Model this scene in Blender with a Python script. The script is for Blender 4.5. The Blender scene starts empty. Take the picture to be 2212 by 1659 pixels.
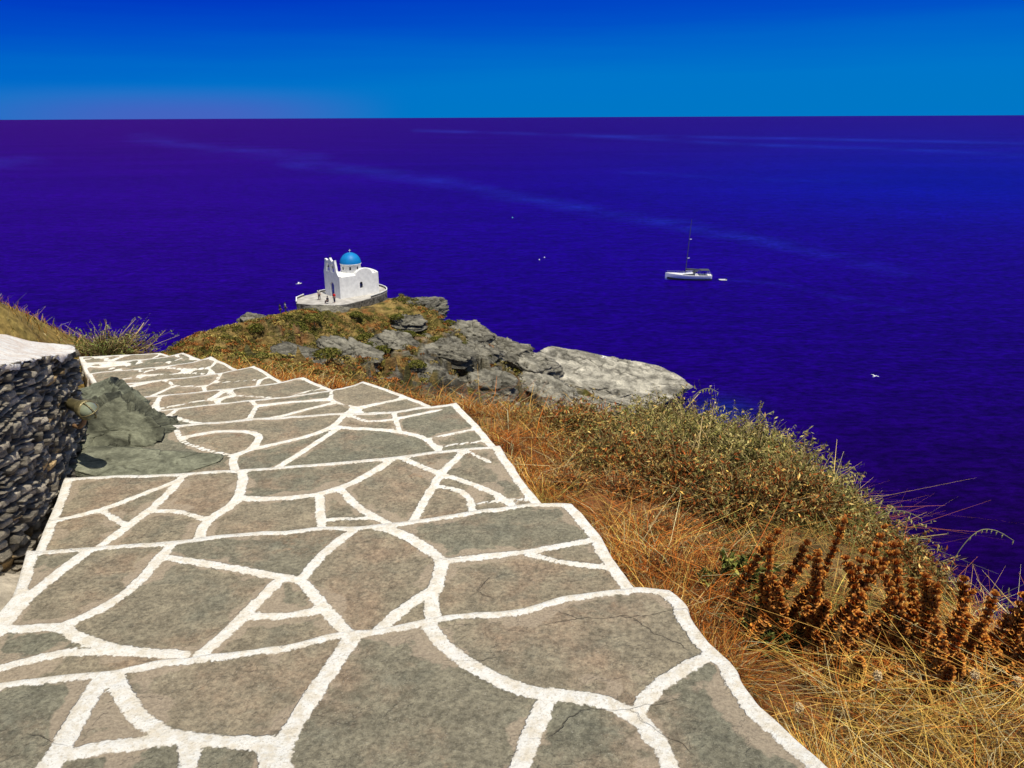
import bpy, math, random
import numpy as np
from mathutils import Matrix, Vector
random.seed(7); rng=np.random.default_rng(7)
S=bpy.context.scene; COL=S.collection
R=math.radians
CAMZ=50.0; FP=1703.0; PITCH=R(18.7); ROLL=R(-.26)
M=Matrix.Rotation(math.pi/2-PITCH,3,'X') @ Matrix.Rotation(ROLL,3,'Z')
Mn=np.array(M); CAM=np.array([0,0,CAMZ])
def ray(px,py): return Mn@np.array([(px-1106)/FP,-(py-829.5)/FP,-1.0])
def at_z(px,py,z): d=ray(px,py); return CAM+d*((z-CAMZ)/d[2])
def at_y(px,py,Y): d=ray(px,py); return CAM+d*(Y/d[1])
def project(P):
    v=(np.asarray(P)-CAM)@Mn
    return 1106+FP*v[...,0]/(-v[...,2]), 829.5-FP*v[...,1]/(-v[...,2])
def sstep(a,b,x):
    t=np.clip((x-a)/(b-a),0,1); return t*t*(3-2*t)
def lower_to(x,y,z,sil):
    s=np.array(sil,float); yy=np.maximum(y,1.5)
    for _ in range(2):
        px,py=project(np.stack([x,yy,z],-1)); t=np.interp(px,s[:,0],s[:,1])
        v=np.stack([(px-1106)/FP,-(t-829.5)/FP,-np.ones_like(px)],-1)@Mn.T
        zc=CAMZ+yy*v[...,2]/v[...,1]; z=np.where((y>1.5),np.minimum(z,zc),z)
    return z
# ---------- noise
def _h(ix,iy,iz,s):
    h=(ix.astype(np.int64)*374761393+iy.astype(np.int64)*668265263+iz.astype(np.int64)*2147483647+s*1274126177)&0xffffffff
    h=((h^(h>>13))*1274126177)&0xffffffff
    h=((h^(h>>15))*2246822519)&0xffffffff
    return ((h^(h>>16))&0xffffff)/float(0xffffff)
def vn(p,s=0):
    p=np.asarray(p,float); i=np.floor(p); f=p-i; f=f*f*(3-2*f); i=i.astype(np.int64)
    r=0
    for a in (0,1):
        for b in (0,1):
            for c in (0,1):
                w=(f[...,0] if a else 1-f[...,0])*(f[...,1] if b else 1-f[...,1])*(f[...,2] if c else 1-f[...,2])
                r=r+w*_h(i[...,0]+a,i[...,1]+b,i[...,2]+c,s)
    return r*2-1
def fbm(p,o=4,s=0,g=.5,ridge=False):
    p=np.asarray(p,float); r=0; a=1; t=0
    for k in range(o):
        n=vn(p,s+k*17); 
        if ridge: n=1-2*np.abs(n)
        r=r+a*n; t+=a; a*=g; p=p*2.03+13.7
    return r/t
def vor(p,s=0):
    p=np.asarray(p,float); i=np.floor(p).astype(np.int64); F1=np.full(p.shape[:-1],9.); F2=F1.copy(); ID=np.zeros(p.shape[:-1])
    for a in (-1,0,1):
        for b in (-1,0,1):
            for c in (-1,0,1):
                j=i+np.array([a,b,c])
                q=np.stack([j[...,0]+_h(j[...,0],j[...,1],j[...,2],s),j[...,1]+_h(j[...,0],j[...,1],j[...,2],s+5),j[...,2]+_h(j[...,0],j[...,1],j[...,2],s+9)],-1)
                d=np.sqrt(((p-q)**2).sum(-1)); idd=_h(j[...,0],j[...,1],j[...,2],s+21)
                m=d<F1
                F2=np.where(m,F1,np.minimum(F2,d)); ID=np.where(m,idd,ID); F1=np.where(m,d,F1)
    return F1,F2,ID
def P3(x,y,z=0): 
    return np.stack([x,y,np.zeros_like(x)+z],-1)
# ---------- object helpers
def tag(o,label=None,cat=None,group=None,kind=None):
    if label: o['label']=label
    if cat: o['category']=cat
    if group: o['group']=group
    if kind: o['kind']=kind
    return o
def empty(name,loc,rz=0,label=None,cat=None,group=None):
    o=bpy.data.objects.new(name,None); COL.objects.link(o); o.location=loc; o.rotation_euler=(0,0,rz); o.empty_display_size=.1
    return tag(o,label,cat,group)
def copy_tree(o,parent=None):
    c=o.copy(); COL.objects.link(c); c.parent=parent
    for ch in list(o.children): copy_tree(ch,c)
    return c
def mobj(name,V,Fs,mat,parent=None,cols=None,attrs=None,smooth=False):
    V=np.asarray(V,float).reshape(-1,3)
    if not isinstance(Fs,list): Fs=[Fs]
    Fs=[np.asarray(f,int) for f in Fs if len(f)]
    me=bpy.data.meshes.new(name); me.vertices.add(len(V)); me.vertices.foreach_set('co',V.ravel())
    li=np.concatenate([f.ravel() for f in Fs]); st=[];o=0
    for f in Fs:
        st.append(o+np.arange(len(f))*f.shape[1]); o+=f.size
    st=np.concatenate(st)
    me.loops.add(len(li)); me.loops.foreach_set('vertex_index',li.astype(np.int32))
    me.polygons.add(len(st)); me.polygons.foreach_set('loop_start',st.astype(np.int32))
    me.update(calc_edges=True); me.validate()
    if cols is not None:
        a=me.attributes.new('Col','FLOAT_COLOR','POINT'); c=np.ones((len(V),4)); c[:,:3]=cols; a.data.foreach_set('color',c.ravel())
    for k,v in (attrs or {}).items():
        a=me.attributes.new(k,'FLOAT','POINT'); a.data.foreach_set('value',np.asarray(v,float).ravel())
    if smooth: me.polygons.foreach_set('use_smooth',np.ones(len(st),bool))
    me.materials.append(mat)
    ob=bpy.data.objects.new(name,me); COL.objects.link(ob); ob.parent=parent
    return ob
class MB:
    def __init__(s): s.v=[]; s.f=[]
    def add(s,vs,fs):
        o=len(s.v); s.v+= [tuple(v) for v in vs]; s.f+=[tuple(i+o for i in f) for f in fs]
    def box(s,a,b):
        (x0,y0,z0),(x1,y1,z1)=a,b
        s.add([(x0,y0,z0),(x1,y0,z0),(x1,y1,z0),(x0,y1,z0),(x0,y0,z1),(x1,y0,z1),(x1,y1,z1),(x0,y1,z1)],
              [(0,3,2,1),(4,5,6,7),(0,1,5,4),(1,2,6,5),(2,3,7,6),(3,0,4,7)])
    def tube(s,pts,rad,n=8,cap=True):
        pts=[Vector(p) for p in pts]; rad=rad if hasattr(rad,'__len__') else [rad]*len(pts)
        vs=[];fs=[]
        for i,p in enumerate(pts):
            t=(pts[min(i+1,len(pts)-1)]-pts[max(i-1,0)]).normalized()
            u=t.orthogonal().normalized() if i==0 else (u-t*u.dot(t)).normalized()
            w=t.cross(u)
            for k in range(n):
                a=2*math.pi*k/n; vs.append(p+(u*math.cos(a)+w*math.sin(a))*rad[i])
        for i in range(len(pts)-1):
            for k in range(n):
                fs.append((i*n+k,i*n+(k+1)%n,(i+1)*n+(k+1)%n,(i+1)*n+k))
        if cap: fs.append(tuple(range(n))[::-1]); fs.append(tuple((len(pts)-1)*n+k for k in range(n)))
        s.add(vs,fs)
    def lathe(s,prof,c=(0,0,0),n=24,axis='z'):
        vs=[];fs=[]
        for (r,z) in prof:
            for k in range(n):
                a=2*math.pi*k/n; x,y,zz=r*math.cos(a),r*math.sin(a),z
                if axis=='x': x,y,zz=zz,x,y
                vs.append((c[0]+x,c[1]+y,c[2]+zz))
        for i in range(len(prof)-1):
            for k in range(n): fs.append((i*n+k,i*n+(k+1)%n,(i+1)*n+(k+1)%n,(i+1)*n+k))
        s.add(vs,fs)
    def prism(s,poly,z0,z1):
        n=len(poly); s.add([(x,y,z0) for x,y in poly]+[(x,y,z1) for x,y in poly],
            [tuple(range(n))[::-1],tuple(range(n,2*n))]+[(i,(i+1)%n,n+(i+1)%n,n+i) for i in range(n)])
    def build(s,name,mat,parent=None,smooth=False):
        me=bpy.data.meshes.new(name); me.from_pydata(s.v,[],s.f); me.update()
        if smooth: me.polygons.foreach_set('use_smooth',[True]*len(me.polygons))
        me.materials.append(mat); o=bpy.data.objects.new(name,me); COL.objects.link(o); o.parent=parent
        return o
# ---------- material helper
class NT:
    def __init__(s,name):
        s.m=bpy.data.materials.new(name); s.m.use_nodes=True; s.t=s.m.node_tree; s.b=s.t.nodes['Principled BSDF']
    def n(s,t,**k):
        x=s.t.nodes.new(t)
        for a,b in k.items(): setattr(x,a,b)
        return x
    def put(s,sock,v):
        if isinstance(v,bpy.types.NodeSocket): s.t.links.new(v,sock)
        elif hasattr(v,'__len__') and len(v)==3 and sock.type=='RGBA': sock.default_value=(*v,1)
        else: sock.default_value=v
    def pos(s,scale=(1,1,1)):
        c=s.n('ShaderNodeTexCoord'); mp=s.n('ShaderNodeMapping'); mp.inputs['Scale'].default_value=scale
        s.t.links.new(c.outputs['Object'],mp.inputs['Vector']); return mp.outputs['Vector']
    def noise(s,scale,detail=4,vec=None,rough=.55,dist=0):
        x=s.n('ShaderNodeTexNoise'); x.inputs['Scale'].default_value=scale; x.inputs['Detail'].default_value=detail; x.inputs['Roughness'].default_value=rough; x.inputs['Distortion'].default_value=dist
        s.put(x.inputs['Vector'],vec if vec is not None else s.pos()); return x.outputs['Fac']
    def vor(s,scale,feature='F1',vec=None,out='Distance'):
        x=s.n('ShaderNodeTexVoronoi',feature=feature); x.inputs['Scale'].default_value=scale
        s.put(x.inputs['Vector'],vec if vec is not None else s.pos()); return x.outputs[out]
    def math(s,op,a,b=0,c=None):
        x=s.n('ShaderNodeMath',operation=op); s.put(x.inputs[0],a); s.put(x.inputs[1],b)
        if c is not None: s.put(x.inputs[2],c)
        return x.outputs[0]
    def mr(s,v,a,b,c=0.,d=1.,smooth=True):
        x=s.n('ShaderNodeMapRange'); x.interpolation_type='SMOOTHSTEP' if smooth else 'LINEAR'
        s.put(x.inputs[0],v)
        for i,q in enumerate((a,b,c,d)): s.put(x.inputs[1+i],q)
        return x.outputs[0]
    def mix(s,f,a,b,mode='MIX'):
        x=s.n('ShaderNodeMix',data_type='RGBA',blend_type=mode); s.put(x.inputs[0],f); s.put(x.inputs[6],a); s.put(x.inputs[7],b); return x.outputs[2]
    def attr(s,name,out='Fac'): 
        x=s.n('ShaderNodeAttribute',attribute_name=name); return x.outputs[out]
    def bump(s,h,strength=.5,dist=.01,nrm=None):
        x=s.n('ShaderNodeBump'); x.inputs['Strength'].default_value=strength; x.inputs['Distance'].default_value=dist
        s.put(x.inputs['Height'],h)
        if nrm is not None: s.put(x.inputs['Normal'],nrm)
        return x.outputs['Normal']
    def out(s,col,rough=.9,nrm=None,spec=.2,metal=0):
        s.put(s.b.inputs['Base Color'],col); s.put(s.b.inputs['Roughness'],rough); s.b.inputs['Specular IOR Level'].default_value=spec; s.b.inputs['Metallic'].default_value=metal
        if nrm is not None: s.put(s.b.inputs['Normal'],nrm)
        return s.m
def plain(name,c,rough=.8,var=.15,scale=6,bump=.0,spec=.2,metal=0):
    m=NT(name); nz=m.noise(scale,5); k=m.mr(nz,.3,.7,1-var,1+var*.5)
    col=m.mix(1.,c,m.math('MULTIPLY',k,1.),'MULTIPLY')
    nrm=m.bump(m.noise(scale*6,4),bump,.02) if bump else None
    return m.out(col,rough,nrm,spec,metal)
def colmat(name,var=.25,scale=30,bump=.3,bd=.02,rough=.9):
    m=NT(name); c=m.attr('Col','Color'); k=m.mr(m.noise(scale,5),.3,.7,1-var,1+var)
    col=m.mix(1.,c,k,'MULTIPLY')
    nrm=m.bump(m.noise(scale*2.3,5),bump,bd) if bump else None
    return m.out(col,rough,nrm,.1)
# ---------- materials
def path_mat():
    m=NT('flagstone_path'); jd=m.attr('jd'); sid=m.attr('sid')
    n1=m.noise(14,3); n2=m.noise(70,3); n3=m.noise(4.3,3)
    j=m.math('ADD',jd,m.math('ADD',m.math('MULTIPLY',m.math('SUBTRACT',n1,.5),.028),m.math('MULTIPLY',m.math('SUBTRACT',n2,.5),.022)))
    paint=m.mr(j,.003,-.002)
    cw=m.mr(n3,.38,.70,-.02,.080)
    cem=m.mr(m.math('SUBTRACT',m.math('ADD',j,m.math('MULTIPLY',m.math('SUBTRACT',n1,.5),.05)),cw),.012,-.008)
    st=m.mix(sid,(.205,.190,.130),(.290,.238,.158))
    st=m.mix(m.mr(m.noise(2.4,8,rough=.68),.46,.66,0,.60),st,(.345,.235,.15))
    st=m.mix(m.mr(m.noise(3.7,8,rough=.68),.50,.68,0,.5),st,(.165,.165,.12))
    st=m.mix(m.mr(m.noise(1.9,9,rough=.72),.60,.68,0,.45),st,(.36,.19,.10))
    st=m.mix(1.,st,m.mr(m.noise(55,8,rough=.8),.32,.68,.56,1.42),'MULTIPLY')
    st=m.mix(1.,st,m.mr(m.noise(12,9,rough=.75),.35,.65,.78,1.2),'MULTIPLY')
    st=m.mix(m.mr(m.noise(190,2),.64,.70,0,.5),st,(.48,.44,.35))
    st=m.mix(m.mr(m.noise(150,2),.64,.70,0,.5),st,(.06,.055,.04))
    vd=m.n('ShaderNodeVectorMath',operation='ADD'); nzv=m.n('ShaderNodeTexNoise'); nzv.inputs['Scale'].default_value=11; nzv.inputs['Detail'].default_value=8
    m.put(nzv.inputs['Vector'],m.pos()); sc=m.n('ShaderNodeVectorMath',operation='SCALE'); m.put(sc.inputs[0],nzv.outputs['Color']); sc.inputs['Scale'].default_value=.12
    m.put(vd.inputs[0],m.pos((1.,1.9,1))); m.put(vd.inputs[1],sc.outputs[0])
    ve=m.vor(1.25,'DISTANCE_TO_EDGE',vd.outputs[0])
    crack=m.math('MULTIPLY',m.mr(ve,.0045,.0008),m.mr(m.noise(1.5,3),.54,.62))
    st=m.mix(m.math('MULTIPLY',crack,.6),st,(.06,.05,.035))
    ce=m.mix(m.noise(20,5),(.37,.29,.20),(.47,.375,.265))
    ce=m.mix(1.,ce,m.mr(m.noise(110,5,rough=.7),.3,.7,.72,1.15),'MULTIPLY')
    col=m.mix(m.math('MULTIPLY',cem,.8),st,ce)
    pt=m.mix(m.mr(m.noise(22,6,rough=.7),.40,.66),(.85,.82,.74),(.73,.65,.51))
    pt=m.mix(m.mr(m.noise(110,3,rough=.75),.55,.64,0,.65),pt,(.52,.45,.33))
    col=m.mix(paint,col,pt)
    layer=m.mr(m.noise(3.1,6,rough=.6),.50,.515)
    h=m.math('ADD',m.math('MULTIPLY',paint,.6),m.math('ADD',m.math('MULTIPLY',m.noise(55,8,rough=.75),1.1),m.math('MULTIPLY',m.noise(9,6,rough=.6),1.5)))
    h=m.math('ADD',m.math('SUBTRACT',h,m.math('MULTIPLY',crack,.8)),m.math('MULTIPLY',layer,m.math('MULTIPLY',m.math('SUBTRACT',1.,paint),.35)))
    return m.out(col,.85,m.bump(h,1.,.010),.25)
def rock_mat(name,scale,bd,dark=.5,zs=3.2,cells=0.):
    m=NT(name); c=m.attr('Col','Color')
    v=m.pos((1,1,zs)); n=m.noise(scale,9,v,rough=.72,dist=.4)
    k=m.mr(n,.34,.66,dark,1.3); col=m.mix(1.,c,k,'MULTIPLY')
    f=m.noise(scale*6,6,v,rough=.75); col=m.mix(1.,col,m.mr(f,.3,.7,.72,1.25),'MULTIPLY'); h=m.math('ADD',n,m.math('MULTIPLY',f,.35))
    return m.out(col,.9,m.bump(h,1.,bd),.15)
PATH=path_mat()
ROCKFAR=rock_mat('headland_rock',.55,.9,.42,4.)
ROCKNEAR=rock_mat('outcrop_rock',5,.030,.5,9.)
WALLST=rock_mat('wall_stone',22,.012,.6,2.)
EARTH=colmat('hillside_earth',.4,9,.8,.03)
FOL=colmat('foliage',.2,40,0)
FOLFAR=colmat('far_foliage',.3,2,0)
WHITE=plain('whitewash',(.78,.77,.73),.85,.12,1.5,.25)
def cop():
    m=NT('painted_coping'); k=m.mr(m.noise(9,7,rough=.7),.42,.60); c=m.mix(k,(.82,.79,.72),(.72,.62,.52)); c=m.mix(m.mr(m.noise(60,4),.58,.66,0,.8),c,(.48,.40,.33))
    return m.out(c,.85,m.bump(m.noise(22,7,rough=.7),1,.02),.2)
COPING=cop()
BLUE=plain('dome_blue',(.004,.20,.50),.5,.12,1.5,0,.3)
DOORB=plain('door_blue',(.03,.04,.35),.5)
DARK=plain('dark_opening',(.02,.022,.03),.6)
STONEW=plain('dry_stone',(.15,.14,.12),.9,.8,2.2,1)
METAL=plain('pale_metal',(.55,.56,.58),.35,.08,3,0,.5,.7)
DMETAL=plain('dark_metal',(.04,.04,.045),.5)
HULL=plain('white_gelcoat',(.86,.86,.85),.3,.05,1,0,.5)
DECK=plain('pale_deck',(.72,.70,.66),.8)
CANV=plain('grey_canvas',(.07,.075,.09),.9)
SAIL=plain('sailcloth',(.62,.62,.60),.9)
GLASSD=plain('smoked_window',(.02,.025,.035),.15,.1,3,0,.6)
# ---------- sea
def build_sea():
    m=NT('sea_water'); c=m.attr('Col','Color')
    v=m.pos((1,1.9,1)); w=m.noise(.42,7,v,rough=.66); w2=m.noise(.09,5,m.pos((1,2.4,1))); w3=m.noise(.004,5,m.pos((1,2.5,1)))
    k=m.math('MULTIPLY',m.mr(w,.3,.7,.58,1.46),m.math('MULTIPLY',m.mr(w2,.3,.7,.80,1.2),m.mr(w3,.3,.7,.90,1.10)))
    col=m.mix(1.,c,k,'MULTIPLY')
    mat=m.out(col,.5,m.bump(m.math('ADD',w,m.math('MULTIPLY',w2,2.)),1.,.9),.008)
    az=np.concatenate([np.arange(-44,44,.16),np.arange(44,316,4.)]); na=len(az)
    dep=np.concatenate([[.02,.05,.09,.13,.17,.21,.25,.3],np.arange(.35,30,.075),np.arange(30,86,2.)]); nd=len(dep)
    A,D=np.meshgrid(np.radians(az),np.radians(dep)); r=CAMZ/np.tan(D)
    X=r*np.sin(A); Y=r*np.cos(A); V=np.stack([X,Y,np.zeros_like(X)],-1)
    px,py=project(V); front=(np.cos(A)>.5)
    px=np.where(front,px,0); py=np.where(front,py,900)
    base=np.array([.0135,.0002,.140])*(1-sstep(255,420,py))[...,None]+np.array([.0085,.0001,.175])*(sstep(255,420,py)-sstep(450,1200,py))[...,None]+np.array([.0078,.0001,.058])*sstep(450,1200,py)[...,None]
    viol=((1-sstep(200,1300,px))*(1-sstep(300,900,py)))[...,None]; base=base+viol*np.array([.010,0,-.012])
    blu=(sstep(1000,2100,px)*np.exp(-((py-370)/120)**2))[...,None]; base=base+blu*np.array([-.006,.004,.055])
    def line(pts,w,amp,sd):
        d=np.full(px.shape,1e9); 
        for (a,b),(c_,e) in zip(pts[:-1],pts[1:]):
            vx,vy=c_-a,(e-b); L=vx*vx+vy*vy*9; tt=np.clip(((px-a)*vx+(py-b)*vy*9)/L,0,1)
            d=np.minimum(d,np.hypot((px-a-tt*vx)/4.,py-b-tt*vy))
        nz=.45+.75*fbm(P3(px/70,py/9,sd),4,sd)
        return amp*np.clip(1-d/w,0,1)**1.2*np.clip(nz,0,1.2)*(1-.6*sstep(1450,1950,px)*(sd==1))
    sl=line([(640,353),(800,372),(950,392),(1080,420),(1200,440),(1330,463),(1480,487),(1600,512),(1750,540),(1950,590)],16,.75,1)
    sl+=line([(320,298),(450,322),(560,330),(660,338)],17,.6,2)+line([(-40,352),(40,350)],20,.5,3)
    sl+=line([(900,282),(1300,293),(1700,299),(2300,312)],5,.8,4)+line([(1250,292),(1600,312),(2000,325),(2300,340)],6,.7,5)+line([(1350,372),(1640,388),(1900,392)],6,.35,6)
    sl+=line([(1570,604),(1680,612),(1800,640),(1950,670)],6,.25,8)
    base=base+sl[...,None]*np.array([.002,.018,.13])
    sh=np.exp(-(((px-1550)/70)**2+((py-895)/30)**2))[...,None]; base=base+sh*np.array([-.003,.016,.06])
    ii=np.arange(nd-1)[:,None]*na; jj=np.arange(na)[None]; j2=(jj+1)%na
    F=np.stack([ii+jj,ii+j2,ii+na+j2,ii+na+jj],-1).reshape(-1,4)
    o=mobj('sea',V,F[:,::-1],mat,cols=np.clip(base,0,1).reshape(-1,3),smooth=True); tag(o,kind='structure')
build_sea()
# ---------- path treads
ZT=[48.4-.15*i for i in range(10)]
NOS=[[(-420,1530),(-200,1505),(0,1475),(80,1460),(230,1460),(290,1440),(430,1418),(600,1398),(760,1368),(950,1340),(1160,1308),(1250,1288),(1380,1272),(1445,1275)],
[(60,1193),(170,1187),(380,1168),(560,1150),(720,1140),(880,1128),(1000,1110),(1100,1095),(1170,1088),(1235,1092)],
[(140,1033),(260,1028),(400,1022),(510,1017),(640,1008),(850,990),(960,975),(1080,965)],
[(330,925),(480,908),(640,900),(745,893),(840,893),(900,882),(985,870)],
[(290,895),(400,880),(520,868),(640,855),(740,840),(785,826)],
[(250,862),(400,850),(500,840),(600,828),(655,815)],
[(215,835),(330,822),(420,815),(500,803),(550,790)],
[(190,808),(290,798),(360,792),(420,782),(455,771)],
[(178,785),(290,778),(350,773),(395,763)],
[(172,771),(240,768),(300,765),(345,762)]]
RED=[[(1445,1275),(1482,1300),(1490,1340),(1540,1400),(1585,1445),(1592,1475),(1680,1560),(1780,1659)],
[(1235,1092),(1270,1130),(1300,1165),(1320,1210),(1365,1265),(1410,1320)],
[(1080,965),(1100,1000),(1130,1040),(1170,1085),(1200,1120)],
[(985,870),(1010,895),(1045,935),(1065,955),(1090,990)],
[(785,826),(850,845),(910,868),(965,892)],
[(655,815),(690,832),(750,856)],[(550,790),(590,815),(630,835)],[(455,771),(500,792),(530,808)],[(395,763),(430,776),(450,786)],[(345,762),(385,776),(400,782)]]
LED=[None,[(60,1193),(30,1290),(-20,1350),(-100,1490)],[(140,1033),(125,1080),(100,1140),(75,1195),(55,1235)],
[(330,925),(250,980),(200,1040)],[(290,895),(300,925),(320,950)],[(250,862),(262,885),(275,905)],[(215,835),(230,855),(245,875)],[(190,808),(200,825),(210,845)],[(178,785),(183,800),(190,812)],[(172,771),(175,780),(180,792)]]
NET={0:[([(225,1462),(175,1540),(130,1620),(95,1680),(40,1800)],1.25),([(250,1462),(275,1520),(320,1570),(390,1595),(480,1600),(600,1608)],1.1),([(70,1680),(150,1628),(260,1610),(370,1595)],1.),
([(765,1370),(700,1470),(640,1560),(600,1625),(620,1700),(640,1900)],1.2),([(925,1348),(960,1400),(1040,1455),(1150,1500),(1210,1500),(1300,1515),(1370,1545),(1420,1600),(1455,1670),(1500,1800)],1.1),
([(1185,1503),(1150,1580),(1115,1680),(1080,1900)],1.15),([(1370,1542),(1430,1470),(1540,1415)],1.),([(400,1598),(412,1630),(400,1680),(380,1900)],1.),([(575,1605),(590,1680)],1.3),([(-300,1620),(-100,1560),(0,1480)],1.),([(-400,1900),(380,1850),(1000,1950),(1700,1900)],1.2)],
1:[([(195,1188),(130,1235),(60,1290),(10,1350),(-40,1400)],1.1),([(-60,1365),(60,1357),(135,1352),(170,1382),(260,1408),(400,1416)],1.05),([(-60,1460),(60,1428),(140,1412),(260,1408)],.9),([(135,1352),(220,1318),(300,1260),(345,1205),(378,1168)],1.05),
([(360,1205),(450,1218),(560,1240),(650,1255)],.95),([(775,1138),(700,1195),(650,1255)],1.05),([(610,1250),(545,1310),(485,1370),(425,1422)],1.05),([(650,1255),(700,1310),(740,1360),(760,1372)],1.05),([(548,1330),(620,1330),(690,1318)],.8),
([(790,1132),(870,1152),(930,1190),(957,1215),(945,1260),(928,1295),(938,1345)],1.2),([(955,1215),(1080,1198),(1180,1186),(1305,1165)],.9),([(1140,1198),(1220,1218),(1325,1228)],.8),([(930,1280),(870,1312),(820,1360)],1.15)],
2:[([(398,1026),(350,1080),(300,1120),(240,1165),(210,1188)],1.),([(118,1128),(230,1100),(300,1070),(380,1040)],.9),([(225,1108),(270,1135)],.7),([(525,1016),(522,1080),(440,1130),(428,1170)],1.15),([(335,1103),(390,1105),(440,1122)],.8),
([(528,1078),(620,1080),(700,1068),(770,1040),(855,990)],1.05),([(690,1070),(695,1142)],1.),([(735,1058),(790,1110),(850,1135)],1.),([(865,990),(940,1020),(1050,1055),(1105,1092)],.95),([(1005,972),(950,1025),(920,1075),(890,1130)],1.),([(940,1048),(1010,1062),(1022,1105)],.8),([(690,1122),(800,1120)],.7),([(1010,1090),(1100,1080),(1165,1082)],.6),([(1060,1000),(1010,975)],.5)],
3:[([(508,1018),(500,985),(550,968),(565,935),(480,930),(390,948)],1.1),([(545,970),(640,950),(720,925),(748,893)],1.),([(600,1010),(680,960),(735,922)],1.),([(745,925),(850,930),(920,945),(950,975)],1.05),([(940,965),(1060,952)],.7),([(940,945),(1035,925)],.7),([(850,893),(862,930)],.8),([(745,895),(800,915),(860,905),(950,885)],.8),([(380,925),(392,960),(500,985)],.8)]}
def chaikin(P,it=2):
    P=np.array(P,float)
    for _ in range(it):
        if len(P)<3: return P
        a=P[:-1]*.75+P[1:]*.25; b=P[:-1]*.25+P[1:]*.75
        Q=np.empty((2*len(a),P.shape[1])); Q[0::2]=a; Q[1::2]=b; Q[0]=P[0]; Q[-1]=P[-1]; P=Q
    return P
def resample(P,n):
    P=np.array(P,float); d=np.r_[0,np.cumsum(np.linalg.norm(np.diff(P,axis=0),axis=1))]; t=np.linspace(0,d[-1],n)
    return np.stack([np.interp(t,d,P[:,k]) for k in range(P.shape[1])],-1)
def pdist(X,Y,P):
    d=np.full(X.shape,1e9)
    for a,b in zip(P[:-1],P[1:]):
        v=b-a; L=(v*v).sum()+1e-12; t=np.clip(((X-a[0])*v[0]+(Y-a[1])*v[1])/L,0,1); d=np.minimum(d,np.hypot(X-a[0]-t*v[0],Y-a[1]-t*v[1]))
    return d
def W(pts,z): return np.array([at_z(a,b,z)[:2] for a,b in pts])
def wob(P): 
    q=P3(P[:,0]*7,P[:,1]*7); P=P.copy(); P[:,1]+=.018*fbm(q,3,3); P[:,0]+=.014*fbm(q+50,3,4); return P
RW=[];LW=[]
PV=[];PF=[];PJ=[];PS=[];off=0
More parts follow.
